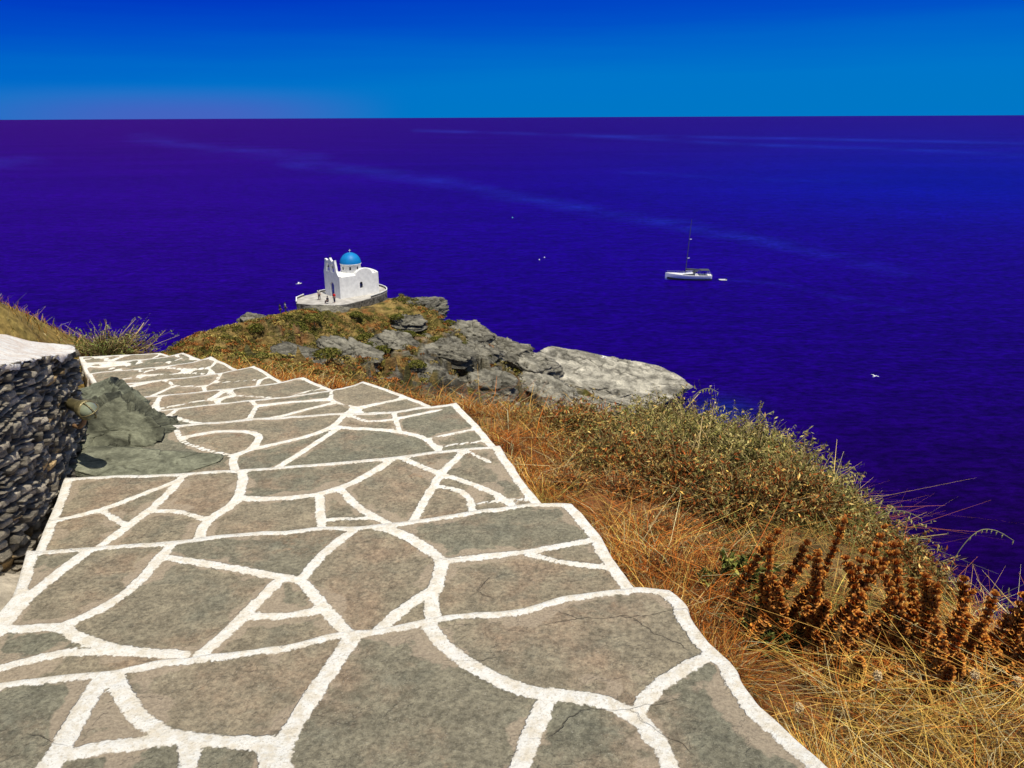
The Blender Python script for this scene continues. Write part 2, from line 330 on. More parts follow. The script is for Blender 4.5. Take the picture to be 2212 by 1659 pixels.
for i in range(10):
    z=ZT[i]; T=chaikin(W(NOS[i],z)); Rr=chaikin(W(RED[i],z))
    if i==0: Rr=np.vstack([Rr,[[1.25,1.0],[1.7,0],[2.3,-2.5]]]); L=np.array([T[0],[-2.6,.5],[-2.6,-2.5]]); B=np.array([L[-1],Rr[-1]])
    else:
        L=W(LED[i],z)
        Np=W(NOS[i-1],ZT[i-1]); Np=Np.copy(); Np[:,1]-=.08
        a,b=L[-1],Rr[-1]; mid=Np[(Np[:,0]>a[0]+.12)&(Np[:,0]<b[0]-.12)]
        B=np.vstack([a,mid,b])
    RW.append(Rr); LW.append(L)
    dist=max(1.8,np.linalg.norm(T.mean(0))); s=.0052*dist; thin=1. if i<4 else .8
    wl=max(np.linalg.norm(np.diff(T,axis=0),axis=1).sum(),.3); hl=max(np.linalg.norm(np.diff(Rr,axis=0),axis=1).sum(),np.linalg.norm(np.diff(L,axis=0),axis=1).sum())
    nu=int(wl/s)+2; nv=int(hl/s)+2
    if i==0: nu=int(3.2/s); nv=int(4/s)
    Tn=wob(resample(T,nu)); Bn=resample(B,nu); Ln=resample(L,nv)[::-1]; Rn=wob(resample(Rr,nv))[::-1]
    Rn[0]=Bn[-1]; Rn[-1]=Tn[-1]; Ln[0]=Bn[0]; Ln[-1]=Tn[0]
    u=np.linspace(0,1,nu)[None,:,None]; v=np.linspace(0,1,nv)[:,None,None]
    G=(1-v)*Bn[None]+v*Tn[None]+(1-u)*Ln[:,None]+u*Rn[:,None]-((1-u)*(1-v)*Bn[0]+u*(1-v)*Bn[-1]+(1-u)*v*Tn[0]+u*v*Tn[-1])
    X,Y=G[...,0],G[...,1]
    jd=pdist(X,Y,Tn)-.030*thin
    jd=np.minimum(jd,pdist(X,Y,Rn)-.048*thin)
    if i>0 and i!=3: jd=np.minimum(jd,pdist(X,Y,Ln)-.042*thin)
    if i in NET:
        for pl,w in NET[i]: jd=np.minimum(jd,pdist(X,Y,chaikin(W(pl,z)))-.0235*w)
        if i==0:
            F1,F2,_=vor(P3(X*1.5,Y*1.5,.5),3); jj=(F2-F1)/3-.03; jd=np.where(Y<1.1,np.minimum(jd,jj),jd)
    else:
        c=1.75+.08*i; wx=.10*fbm(P3(X*2,Y*2,i),2,9)
        F1,F2,_=vor(P3(X*c*.9+wx,Y*c*.95+wx,.5),30+i); jd=np.minimum(jd,(F2-F1)/(2*c)*1.25-.019)
    if i>2: jd=jd*1.7
    lab=np.zeros(jd.shape,int); k=0; ok=jd>0; H_,W_=jd.shape
    for a0 in range(0,H_,6):
        for b0 in range(0,W_,6):
            if ok[a0,b0] and lab[a0,b0]==0:
                k+=1; st=[(a0,b0)]; lab[a0,b0]=k
                while st:
                    a,b=st.pop()
                    for a1,b1 in ((a+1,b),(a-1,b),(a,b+1),(a,b-1)):
                        if 0<=a1<H_ and 0<=b1<W_ and ok[a1,b1] and lab[a1,b1]==0: lab[a1,b1]=k; st.append((a1,b1))
    rv=rng.random(k+1); rv[0]=.5; sid=rv[lab]
    tilt=(rng.random(k+1)-.5)*.010; tilt[0]=0
    Z=z+.008*fbm(P3(X*4,Y*4),3,5)+.004*sstep(.006,-.01,jd)+ tilt[lab]*sstep(0,.08,jd)
    g=np.stack([X,Y,Z],-1)
    ext=[(.010,-.014,-.03),(.006,-.07,-.012),(-.012,-.34,.12)]
    base=g[-1].copy(); rows=[base+np.array([0,a,b]) for a,b,_ in ext]
    g=np.concatenate([g]+[r[None] for r in rows],0); jd=np.concatenate([jd]+[np.full((1,nu),j) for *_,j in ext],0); sid=np.concatenate([sid]+[sid[-1:]]*3,0)
    base=g[:,-1].copy(); cols=[]
    for a,b,_ in ext:
        c_=base+np.array([a,a*.3,b]); c_[-3:,2]=np.minimum(base[-3:,2],base[-4,2]+b); cols.append(c_)
    basel=g[:,0].copy(); colsl=[]
    for a,b,_ in ext:
        c_=basel+np.array([-a,0,b]); c_[-3:,2]=np.minimum(basel[-3:,2],basel[-4,2]+b); colsl.append(c_)
    n0=g.shape[0]
    g=np.concatenate([c[:,None] for c in colsl[::-1]]+[g]+[c[:,None] for c in cols],1)
    jd=np.concatenate([np.full((n0,1),e[2]) for e in ext[::-1]]+[jd]+[np.full((n0,1),e[2]) for e in ext],1)
    sid=np.concatenate([sid[:,:1]]*3+[sid]+[sid[:,-1:]]*3,1)
    hh,ww=jd.shape; a=np.arange(hh-1)[:,None]*ww+np.arange(ww-1)[None]+off
    PF.append(np.stack([a,a+1,a+ww+1,a+ww],-1).reshape(-1,4)); PV.append(g.reshape(-1,3)); PJ.append(jd.ravel()); PS.append(sid.ravel()); off+=hh*ww
o=mobj('path',np.concatenate(PV),np.concatenate(PF),PATH,attrs={'jd':np.concatenate(PJ),'sid':np.concatenate(PS)},smooth=True); tag(o,kind='structure')
ry=[];rx=[];lx=[];ly=[]
for i in range(10):
    for p in RW[i]: 
        if i==0 or p[1]>RW[i-1][:,1].max()-.35 : rx.append(p[0]); ry.append(p[1])
    for p in LW[i]: lx.append(p[0]); ly.append(p[1])
def edgef(ys,xs,mode,win=.22):
    ys=np.array(ys); xs=np.array(xs); g=np.arange(-3,13,.05); out=[]
    for q in g:
        m=np.abs(ys-q)<win
        out.append(np.nan if not m.any() else (xs[m].max() if mode>0 else xs[m].min()))
    out=np.array(out); k=~np.isnan(out); return g,np.interp(g,g[k],out[k])
RG=edgef(ry,rx,1,.10); LG=edgef(ly,lx,-1)
xr=lambda y: np.interp(y,*RG); xl=lambda y: np.interp(y,*LG)
# ---------- RBF terrain
def rbf(P):
    P=np.array(P,float); xy=P[:,:2]; n=len(P)
    def phi(d2): return np.where(d2>1e-12,.5*d2*np.log(np.maximum(d2,1e-12)),0)
    sc=10.; q=xy/sc
    K=phi(((q[:,None]-q[None])**2).sum(-1))+np.eye(n)*2e-4
    A=np.zeros((n+3,n+3)); A[:n,:n]=K; A[:n,n]=1; A[:n,n+1:]=q; A[n,:n]=1; A[n+1:,:n]=q.T
    w=np.linalg.solve(A,np.r_[P[:,2],0,0,0])
    def f(x,y):
        x=np.asarray(x,float); y=np.asarray(y,float); sh=x.shape; Q=np.stack([x.ravel(),y.ravel()],-1)/sc; out=np.empty(len(Q))
        for a in range(0,len(Q),20000):
            c=Q[a:a+20000]; out[a:a+20000]=phi(((c[:,None]-q[None])**2).sum(-1))@w[:n]+w[n]+c@w[n+1:]
        return out.reshape(sh)
    return f
C=[]
for a,b,z in [(1850,1659,-1.92),(1650,1500,-1.92),(1510,1310,-1.97),(1370,1230,-2.08),(1190,1080,-2.2),(1110,960,-2.33),(1000,868,-2.45),(800,822,-2.6),(660,812,-2.72),(560,790,-2.85),(460,770,-2.97)]:
    C.append(at_z(a,b,50+z+.05))
for i in range(10):
    T=W(NOS[i],ZT[i]); 
    for k in (0,len(T)//2,len(T)-1): C.append([T[k,0],T[k,1]-.25,ZT[i]-.38 if i<9 else ZT[i]-.3])
C+=[[-2.3,3,48.05],[-2.9,5.4,47.4],[-3.2,3.5,47.9],[-4,2,48.1],[-2,1,48.0],[-3,-3,48.2],[0,-3,48.],[3,-3,47.8],[0,0,48.],[2.4,0.5,47.9]]
for p in [(0,650,14),(60,676,13.5),(120,703,13),(200,738,12.5),(260,751,12.5),(350,758,12),(80,722,9.5),(0,705,9),(1750,1400,2.7),(2100,1500,2.1),(2212,1659,1.7),(1500,1170,3.9),(1300,1030,5.6),(1600,1270,3.2),(1200,935,8.5),(1050,895,9.),(900,868,8.5),(700,830,9.5),(500,795,10.5),(250,770,11),
    (1500,1400,2.6),(1850,1250,3.2)]: C.append(at_y(*p))
C+=[[-12,14,47.8],[-14,8,48.5],[-9,4,48.3]]
CR=[(420,775,12),(550,795,13),(700,825,13),(850,855,13),(950,870,13),(1050,888,13),(1250,920,12),(1400,945,9.5),(1500,985,7.5),(1640,1045,5.6),(1760,1115,4.7),(1860,1185,4.0),(1950,1255,3.4),(2060,1335,3.0),(2212,1415,2.6),(2500,1550,2.2)]
for k,p in enumerate(CR):
    q=at_y(*p); C.append(q)
    if k<6: C+= [q+np.array([0,6,-4.2]),q+np.array([2,22,-13])]
    elif k<8: C+=[q+np.array([1.5,3,-3.5]),q+np.array([7,10,-12])]
    else: C+=[q+np.array([1.8,1.,-2.9]),q+np.array([7,4,-12.])]
for p in [(0,650,14),(120,703,13),(260,751,12.5)]: q=at_y(*p); C+=[q+np.array([0,6,-4.5]),q+np.array([-2,22,-13])]
C+=[[50,0,-3],[50,40,-3],[30,20,15],[25,5,22],[-30,10,48],[-40,40,25],[0,42,31],[-15,42,32],[15,42,20]]
Hn0=rbf(C)
NSIL=[(-3000,100),(-400,560),(0,655),(60,682),(120,712),(200,750),(350,776),(420,788),(550,808),(700,838),(850,868),(950,884),(1050,902),(1150,918),(1250,938),(1400,962),(1500,1000),(1640,1060),(1760,1128),(1860,1195),(1950,1262),(2060,1345),(2212,1430),(2500,1580),(4000,2400)]
def Hn(x,y): 
    z=np.maximum(Hn0(x,y),-3); return lower_to(np.asarray(x,float),np.asarray(y,float),z,NSIL)
xs=np.concatenate([np.arange(-32,-9,1.),np.arange(-9,5,.07),np.arange(5,16,.4),np.arange(16,52,2.)]); ys=np.concatenate([np.arange(-5,.6,.5),np.arange(.6,9,.07),np.arange(9,16,.12),np.arange(16,44,.6)])
X,Y=np.meshgrid(xs,ys); Z=Hn(X,Y)+.05*fbm(P3(X*1.6,Y*1.6),4,2)*sstep(0,.6,np.maximum(X-xr(Y),xl(Y)-X))
nz=fbm(P3(X*.9,Y*.9),4,8); nz2=fbm(P3(X*3,Y*3),3,12)
c1=np.array([.17,.065,.022]); c2=np.array([.22,.13,.05]); c3=np.array([.08,.065,.024])
t=sstep(-.3,.4,nz)[...,None]; g=sstep(.1,.5,nz2)[...,None]*.7
cc=(c1*(1-t)+c2*t)*(1-g)+c3*g
leftm=(X<xl(Y)+.3)[...,None]; cc=np.where(leftm&(Y>6)[...,None],cc*.3+np.array([.30,.22,.06])*.7*(.8+.4*nz2[...,None]),cc)
cc=np.where(leftm&(Y<5.6)[...,None],np.array([.44,.38,.29])*(.85+.35*nz2[...,None]),cc)
a=np.arange(len(ys)-1)[:,None]*len(xs)+np.arange(len(xs)-1)[None]
F=np.stack([a,a+1,a+len(xs)+1,a+len(xs)],-1).reshape(-1,4)
tag(mobj('hillside',np.stack([X,Y,Z],-1),F,EARTH,cols=np.clip(cc,.01,1).reshape(-1,3),smooth=True),kind='structure')
# ---------- headland
C=[]
SIL=[(355,762,95),(420,724,102),(520,699,112),(600,682,122),(640,668,128),(700,668,131),(760,664,134),(840,640,137),(900,648,134),(938,668,132),(1000,712,131),(1060,742,130),(1110,752,130),(1150,775,131),(1250,806,132),(1340,845,133),(1400,870,134)]
for p in SIL:
    q=at_y(*p); C+=[q,q+np.array([0,9,-7.]),[q[0],q[1]+26,-4]]
for p in [(450,760,85),(550,740,95),(650,720,105),(750,710,115),(850,700,122),(925,720,123),(700,780,85),(600,790,70),(800,780,98),(900,780,108),(1000,780,115),(1080,800,119),(1150,830,121),(1250,865,123),(850,840,85),(1000,860,98),(1100,880,106),(1200,890,113),(1330,915,121),(1450,895,130)]: C.append(at_y(*p))
C+=[[-10,45,33],[-20,50,31],[0,45,30],[10,50,24],[20,60,13],[30,80,1],[36,105,-4],[45,130,-4],[48,150,-4],[-45,60,24],[-60,90,3],[-60,120,-4],[-35,45,33],[-45,100,8],[-10,38,32]]
Hh0=rbf(C)
HSIL=[(-2000,1100),(200,830),(355,766),(420,726),(520,700),(600,686),(640,674),(700,676),(740,676),(790,664),(840,648),(900,652),(938,675),(960,700),(1000,716),(1060,748),(1110,758),(1150,785),(1250,835),(1340,880),(1400,908),(1475,930),(1700,1040),(3000,1500)]
xs=np.arange(-62,46,.27); ys=np.arange(36,162,.30); X,Y=np.meshgrid(xs,ys); Z=lower_to(X,Y,Hh0(X,Y),HSIL); px,py=project(np.stack([X,Y,Z],-1))
gy,gx=np.gradient(Z,.30,.27); slope=np.hypot(gx,gy)
nA=fbm(P3(X*.05,Y*.05),4,41); nB=fbm(P3(X*.16,Y*.16),4,43)
rock=sstep(-.22,.22,nB*2.4+nA*.8+(px-880)/420+(py-750)/420+(slope-.45)*.3)
flat=np.exp(-(((px-738)/110)**4+((py-655)/16)**2))
edge_=np.exp(-((py-np.interp(px,[s[0] for s in HSIL],[s[1] for s in HSIL]))/14)**2)
amp=(.25+.85*rock)*(1-.95*flat)*(1-.45*edge_)
rd=fbm(P3(X*.11+Y*.05,Y*.11,Z*.02),5,51,.55,ridge=True)
F1,F2,ID=vor(P3(X*.17+.3*nB,Y*.22,Z*.3+.3*nB),61)
F1b,F2b,IDb=vor(P3(X*.50+.25*X*.3,Y*.6,Z*.8),67)
Zr=Z+amp*(1.9*(rd-.25)+ 3.4*(ID-.5)+ 1.3*(IDb-.5)-2.*np.exp(-((F2-F1)/.09)**2)-.6*np.exp(-((F2b-F1b)/.08)**2))+ .18*fbm(P3(X*.8,Y*.8),3,71)*(1-flat)
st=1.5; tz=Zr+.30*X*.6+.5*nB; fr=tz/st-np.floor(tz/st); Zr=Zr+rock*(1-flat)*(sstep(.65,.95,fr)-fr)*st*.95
Zr=np.where(Z>-1,Zr,Z); Zr=np.maximum(Zr,-4)
Xd=X+rock*.7*fbm(P3(X*.3,Y*.3,Z*.8),3,81); 
rk=np.array([.33,.30,.225]); rk2=np.array([.17,.155,.12]); rk3=np.array([.47,.425,.325])
n3=fbm(P3(X*.35,Y*.35,Z*.5),4,91)[...,None]; n4=fbm(P3(X*.9,Y*.9),3,95)[...,None]
rc=rk*(1+.3*n3)*(1-sstep(.1,.5,-n3))+rk2*sstep(.1,.5,-n3); rc=rc+(rk3-rc)*sstep(1080,1250,px)[...,None]*.8
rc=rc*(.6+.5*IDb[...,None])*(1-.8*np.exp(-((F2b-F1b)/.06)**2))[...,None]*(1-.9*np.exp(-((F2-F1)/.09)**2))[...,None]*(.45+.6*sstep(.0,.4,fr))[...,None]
ol=np.array([.135,.120,.026]); ru=np.array([.38,.155,.04]); sw=np.array([.40,.27,.085])
vt=sstep(-.25,.35,n4+.5*n3); vc=ol*vt+(sw*(1-sstep(-.1,.3,n3))+ru*sstep(-.1,.3,n3))*(1-vt)
col=vc*(1-rock[...,None])+rc*rock[...,None]
vg=(sstep(.04,.22,nB+.3*nA-.15*(slope-.5))*(1-sstep(1080,1180,px)))[...,None]*.85; col=col*(1-vg)+vc*vg
wet=sstep(1.2,.2,Zr)[...,None]; col=col*(1-.5*wet)
V=np.stack([Xd,Y,Zr],-1); a=np.arange(len(ys)-1)[:,None]*len(xs)+np.arange(len(xs)-1)[None]; keep=(Zr[:-1,:-1]>-3.5)
F=np.stack([a,a+1,a+len(xs)+1,a+len(xs)],-1)[keep]
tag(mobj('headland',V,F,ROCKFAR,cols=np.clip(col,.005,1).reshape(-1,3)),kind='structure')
HX,HY,HZ=xs,ys,Zr; VEG=np.maximum(1-rock,vg[...,0])
def Hh(x,y):
    i=np.clip(((np.asarray(x)-HX[0])/.27).astype(int),0,len(HX)-1); j=np.clip(((np.asarray(y)-HY[0])/.30).astype(int),0,len(HY)-1); return HZ[j,i]
def raydist_head(px,py):
    d=ray(px,py)
    for Yq in np.arange(45,150,.25):
        p=CAM+d*(Yq/d[1])
        if p[2]<Hh(p[0],p[1]): return p
    return None
def blob(name,c,rad,rot,seed,mat,col,amp=.06,strata=.12,n=60,cells=3.,lay=7.,under=0.,crack=1.,nf=12,top=.8,line=.4):
    """angular faceted rock: a ball cut by random planes, then bedded and cracked"""
    rr=np.random.default_rng(seed)
    th=np.linspace(0,math.pi,n); ph=np.linspace(0,2*math.pi,2*n,endpoint=False); T,Pp=np.meshgrid(th,ph,indexing='ij')
    d=np.stack([np.sin(T)*np.cos(Pp),np.sin(T)*np.sin(Pp),np.cos(T)],-1)
    N=[np.array(q,float)+.22*rr.standard_normal(3) for q in ((1,0,0),(-1,0,0),(0,1,0),(0,-1,0))]+[np.array([.08*rr.standard_normal(),.08*rr.standard_normal(),1.]),np.array([0,0,-1.])]
    Hs=[.9,.9,.9,.9,top,.9]
    for k in range(nf): N.append(rr.standard_normal(3)*np.array([1,1,.55])); Hs.append(rr.uniform(.84,1.08))
    r=np.full(d.shape[:2],1.35); FI_=np.zeros(d.shape[:2])
    for k,(q,h_) in enumerate(zip(N,Hs)):
        q=q/np.linalg.norm(q); dn=d@q; rk_=np.where(dn>.05,h_/np.maximum(dn,.05),9.); FI_=np.where(rk_<r,k,FI_); r=np.minimum(r,rk_)
    v=d*(r*(1+amp*fbm(d*3+seed,4,seed)))[...,None]; q=v*np.array(rad)/max(rad)*cells*2.
    F1,F2,ID=vor(np.stack([q[...,0]*.8,q[...,1]*.8,q[...,2]*2.2],-1)+.15*fbm(q*2,3,seed)[...,None],seed)
    cut=np.exp(-((F2-F1)/.06)**2)*sstep(-.15,.25,fbm(d*3,2,seed+40))
    v=v*(1+amp*1.1*(ID-.5)-amp*2.*crack*cut)[...,None]
    zz=v[...,2]*lay*.5+.25*fbm(d*2,3,seed+9)+.35*v[...,0]; fr=zz-np.floor(zz); lh=_h(np.floor(zz).astype(np.int64),np.zeros(zz.shape,np.int64),np.zeros(zz.shape,np.int64),seed)
    sc_=1+strata*((fr-.5)*.12+(lh-.5)*.6)
    if under: sc_=sc_*(1-under*sstep(.05,-.35,v[...,2]))
    v[...,0]*=sc_; v[...,1]*=sc_
    v=v*np.array(rad); cr,sr=math.cos(rot),math.sin(rot); x=v[...,0]*cr-v[...,1]*sr; y=v[...,0]*sr+v[...,1]*cr
    V=np.stack([x,y,v[...,2]],-1); fv=_h(FI_.astype(np.int64),np.zeros(FI_.shape,np.int64),np.zeros(FI_.shape,np.int64),seed)
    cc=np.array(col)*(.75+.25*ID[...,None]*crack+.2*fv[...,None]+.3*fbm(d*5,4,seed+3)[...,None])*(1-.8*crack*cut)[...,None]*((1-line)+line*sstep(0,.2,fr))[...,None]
    m2=2*n; a=np.arange(n-1)[:,None]*m2; j=np.arange(m2)[None]; F=np.stack([a+j,a+m2+j,a+m2+(j+1)%m2,a+(j+1)%m2],-1).reshape(-1,4)
    o=mobj(name,V.reshape(-1,3),F,mat,cols=np.clip(cc,.01,1).reshape(-1,3)); o.location=c; return o
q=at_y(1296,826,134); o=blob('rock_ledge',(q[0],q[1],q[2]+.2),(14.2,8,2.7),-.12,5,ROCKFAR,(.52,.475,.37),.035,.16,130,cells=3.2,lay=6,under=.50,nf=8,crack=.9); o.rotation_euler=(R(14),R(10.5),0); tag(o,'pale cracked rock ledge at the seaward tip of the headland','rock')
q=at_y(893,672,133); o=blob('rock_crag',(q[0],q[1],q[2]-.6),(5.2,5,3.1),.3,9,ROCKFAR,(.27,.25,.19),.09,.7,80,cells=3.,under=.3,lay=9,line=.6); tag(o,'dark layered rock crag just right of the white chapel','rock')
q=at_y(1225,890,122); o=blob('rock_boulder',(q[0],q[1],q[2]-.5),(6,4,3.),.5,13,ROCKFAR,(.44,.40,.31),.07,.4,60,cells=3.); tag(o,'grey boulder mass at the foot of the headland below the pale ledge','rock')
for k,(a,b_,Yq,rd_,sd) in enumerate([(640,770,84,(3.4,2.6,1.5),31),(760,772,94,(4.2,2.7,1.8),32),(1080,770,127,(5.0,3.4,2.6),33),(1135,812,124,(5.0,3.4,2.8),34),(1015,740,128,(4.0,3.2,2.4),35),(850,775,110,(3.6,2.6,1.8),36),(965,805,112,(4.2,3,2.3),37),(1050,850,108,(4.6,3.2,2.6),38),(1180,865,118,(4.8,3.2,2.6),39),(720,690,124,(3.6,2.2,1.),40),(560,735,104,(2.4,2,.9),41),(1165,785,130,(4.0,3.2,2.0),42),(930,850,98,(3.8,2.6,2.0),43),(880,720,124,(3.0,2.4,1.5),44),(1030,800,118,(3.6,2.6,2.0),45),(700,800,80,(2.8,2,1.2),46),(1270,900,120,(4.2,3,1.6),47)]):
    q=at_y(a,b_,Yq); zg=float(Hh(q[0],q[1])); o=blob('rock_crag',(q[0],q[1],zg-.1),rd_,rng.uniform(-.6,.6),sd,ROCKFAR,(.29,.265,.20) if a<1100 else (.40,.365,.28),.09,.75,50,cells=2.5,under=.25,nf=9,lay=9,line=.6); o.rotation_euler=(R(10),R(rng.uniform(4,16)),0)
    tag(o,'jagged layered grey crag jutting from the rocky headland slope','rock','grey crags on the headland slope')
q=at_z(262,938,47.98); o=blob('rock_outcrop',(q[0],q[1],47.84),(.39,.43,.24),.45,21,ROCKNEAR,(.205,.205,.135),.05,.80,130,cells=1.6,lay=11,crack=.5,nf=9,line=.65); o.rotation_euler=(R(10),R(14),0); tag(o,'greenish grey bedrock hump between the dry stone wall and the path','rock')
q=at_z(300,1000,47.96); o=blob('rock_slab',(q[0],q[1],47.90),(.52,.26,.105),.05,25,ROCKNEAR,(.235,.235,.16),.035,.45,110,cells=1.4,lay=6,crack=.5,nf=8,line=.5); o.rotation_euler=(R(2),R(2),0); tag(o,'low flat greenish bedrock slab beside the path steps at the wall foot','rock')
q=at_z(205,885,47.9); o=blob('rock_outcrop',(q[0]-.05,q[1]+.1,47.76),(.30,.55,.22),.2,29,ROCKNEAR,(.19,.195,.13),.05,.80,100,cells=1.6,lay=11,crack=.5,nf=9,line=.65); o.rotation_euler=(R(6),R(9),0); tag(o,'narrow green grey rock behind the round wall lamp','rock')
# ---------- dry stone wall at left
front=[(-4.4,2.55),(-3.5,2.68),(-2.85,2.82),(-2.42,3.0),(-2.30,3.3),(-2.48,3.95),(-2.70,4.6),(-2.80,4.88)]
back=[(-2.92,5.04),(-3.10,5.02),(-3.20,4.7),(-3.12,4.1),(-3.08,3.75),(-3.3,3.45),(-3.8,3.25),(-4.4,3.15)]
n=680; nzr=210; loop=chaikin(np.array(front+back+[front[0]]),2); loop=resample(loop,n)[:-1]; n-=1
def ztop(x,y): return np.interp(y,[2.5,3.3,4.0,4.6,5.1],[49.04,48.97,48.81,48.65,48.57])+.12*sstep(.05,.45,np.interp(y,[2.6,3.0,3.3,3.95,4.6,4.88],[-2.5,-2.42,-2.30,-2.48,-2.70,-2.80])-x)*sstep(5.15,4.6,y)
zz=np.linspace(0,1,nzr)
tang=np.roll(loop,-1,0)-np.roll(loop,1,0); nrm=np.stack([tang[:,1],-tang[:,0]],-1); nrm/=np.linalg.norm(nrm,axis=1)[:,None]
arc=np.r_[0,np.cumsum(np.linalg.norm(np.diff(loop,axis=0),axis=1))]
A,B=np.meshgrid(arc,zz); zt=ztop(loop[:,0],loop[:,1])[None]; zb=47.55; Zw=zb+(zt-zb)*B
warp=fbm(np.stack([A*3,Zw*3,A*0],-1),3,7)
row=Zw*22+A*1.2+.9*warp; ri=np.floor(row).astype(np.int64); rf=row-ri
zi=np.zeros_like(ri); hgt=_h(ri,zi,zi,3); dens=7.5+6.*hgt
colc=A*dens+17*_h(ri,zi,zi,5)+.35*fbm(np.stack([A*5,Zw*9,A*0],-1),2,8)
ci=np.floor(colc).astype(np.int64); cf=colc-ci
split=(_h(ri,ci,zi,11)>.6); sub=np.where(split&(rf>.5),1,0); rfs=np.where(split,(rf*2)%1.,rf); hh_=np.where(split,.5,1.)
ed=np.minimum(np.minimum(cf,1-cf)/dens, np.minimum(rfs,1-rfs)*hh_/22.)
ed=ed+.004*fbm(np.stack([A*40,Zw*40,A*0],-1),3,13)
ID=_h(ri,ci,zi+sub,21); ID2=_h(ri,ci,zi+sub,27); ID3=_h(ri,ci,zi+sub,33)
body=sstep(.001,.008,ed)
dsp=-.045*(1-body)+body*(.050*(ID-.5)+ (ID2-.5)*.05*(cf-.5)+(ID3-.5)*.045*(rfs-.5)) +.004*fbm(np.stack([A*30,Zw*50,A*0],-1),4,3)
lean=(1-B)*(-.08)*sstep(3.2,4.6,loop[:,1])[None]*(nrm[:,0]>0)[None]
Xw=loop[:,0][None]+nrm[:,0][None]*dsp+lean; Yw=loop[:,1][None]+nrm[:,1][None]*dsp
wc=np.array([.35,.30,.22])*(.45+1.0*ID2[...,None])*(.08+.92*body)[...,None]*(1+.35*fbm(np.stack([A*18,Zw*30,A*0],-1),3,15)[...,None])
warm=(ID3>.95)[...,None]; wc=np.where(warm,wc*np.array([1.25,1.0,.65]),wc)
a=np.arange(nzr-1)[:,None]*n; j=np.arange(n)[None]; F=np.stack([a+j,a+(j+1)%n,a+n+(j+1)%n,a+n+j],-1).reshape(-1,4)
wall=empty('stone_wall',(0,0,0),0,'rough dark dry stone wall with whitewashed top left of the stepped path','wall')
mobj('stone_face',np.stack([Xw,Yw,Zw],-1).reshape(-1,3),F,WALLST,wall,cols=np.clip(wc,.004,1).reshape(-1,3))
ml=resample([(-4.2,2.88),(-3.5,3.0),(-3.0,3.2),(-2.74,3.5),(-2.80,4.0),(-2.94,4.6),(-2.98,4.88)],200)
mid=ml[np.argmin(((loop[:,None]-ml[None])**2).sum(-1),1)]
drip=.004+.030*np.clip(fbm(P3(arc*9,arc*0),4,5)+.15,0,1)
rings=[];
for (k,dz,o_) in ((0,-1,.006),(0,-.4,.010),(0,-.004,.006),(.03,.006,0),(.35,.010,0),(.7,.012,0),(1,.012,0)):
    xy=loop*(1-k)+mid*k+nrm*o_*(1+.8*fbm(P3(arc*12,arc*0),3,6))[:,None]+nrm*(.022*fbm(P3(arc*6,arc*0),4,16))[:,None]*(1-k)
    z_=ztop(xy[:,0],xy[:,1])+(dz*drip*1.6 if dz<-.1 else dz)+.009*fbm(P3(xy[:,0]*9,xy[:,1]*9),4,9)
    rings.append(np.column_stack([xy,z_]))
Vc=np.array(rings); a=np.arange(6)[:,None]*n; F=np.stack([a+j,a+(j+1)%n,a+n+(j+1)%n,a+n+j],-1).reshape(-1,4)
mobj('white_coping',Vc.reshape(-1,3),F,COPING,wall,smooth=True)
# ---------- bulkhead lamp
lc=at_y(190,886,4.30); lampE=empty('wall_lamp',lc,0,'round brass bulkhead lamp with caged glass on the dark stone wall','lamp')
BR=plain('aged_brass',(.30,.25,.12),.4,.4,30,.2,.5,.6); GL=plain('lamp_glass',(.24,.26,.17),.15,.3,12,0,.6)
b=MB(); b.lathe([(0,-.20),(.035,-.20),(.04,-.08),(.055,-.05),(.060,-.02),(.060,.0),(.054,.006),(0,.006)],axis='x'); b.build('lamp_base',BR,lampE,True)
b=MB(); b.lathe([(.050*math.cos(t),.006+.058*math.sin(t)) for t in np.linspace(0,1.57,10)],axis='x'); b.build('glass_dome',GL,lampE,True)
b=MB()
for k in range(2):
    an=k*math.pi/2+.4; b.tube([(.006+.064*math.sin(t),.056*math.cos(t)*math.cos(an),.056*math.cos(t)*math.sin(an)) for t in np.linspace(0,math.pi,14)],.004,6)
b.build('wire_guard',BR,lampE,True)
b=MB(); b.tube([(-.05,0,-.05),(-.04,-.02,-.085),(-.07,-.03,-.11),(-.14,-.03,-.12)],.014,8); b.build('cable_conduit',plain('conduit',(.35,.2,.1),.7),lampE,True)
lampE.rotation_euler=(0,0,R(-35))
# ---------- chapel
CZ=21.0; cc=at_z(736,646,CZ); FI=R(41); L_,W_=7.6,5.2
ctr=np.array([cc[0],cc[1]])+np.array([L_/2*math.cos(FI)-W_/2*math.sin(FI),L_/2*math.sin(FI)+W_/2*math.cos(FI)])
ch=empty('chapel',(ctr[0],ctr[1],CZ),FI,'small white chapel with blue dome and bell gable on the rocky headland','chapel')
def slab(mb,breaks,top,ops,T,thick):
    bs=sorted(breaks)
    for xa,xb in zip(bs[:-1],bs[1:]):
        if xb-xa<1e-5: continue
        m=(xa+xb)/2
        segs=[]; low=lambda x:-.6
        for (lo,hi,x0,x1) in sorted([o for o in ops if o[2]<m<o[3]],key=lambda o:o[0](m)):
            segs.append((low,lo)); low=hi
        segs.append((low,top))
        for lo,hi in segs:
            e=1e-6; p=[(xa+e,lo(xa+e)),(xb-e,lo(xb-e)),(xb-e,hi(xb-e)),(xa+e,hi(xa+e))]
            vs=[T(u,0,z) for u,z in p]+[T(u,thick,z) for u,z in p]
            mb.add(vs,[(0,1,2,3),(7,6,5,4),(0,4,5,1),(1,5,6,2),(2,6,7,3),(3,7,4,0)])
def arch(xc,w,z0,zs): 
    r=w/2; return ((lambda x:z0),(lambda x:zs+math.sqrt(max(r*r-(x-xc)**2,0))),xc-r,xc+r)
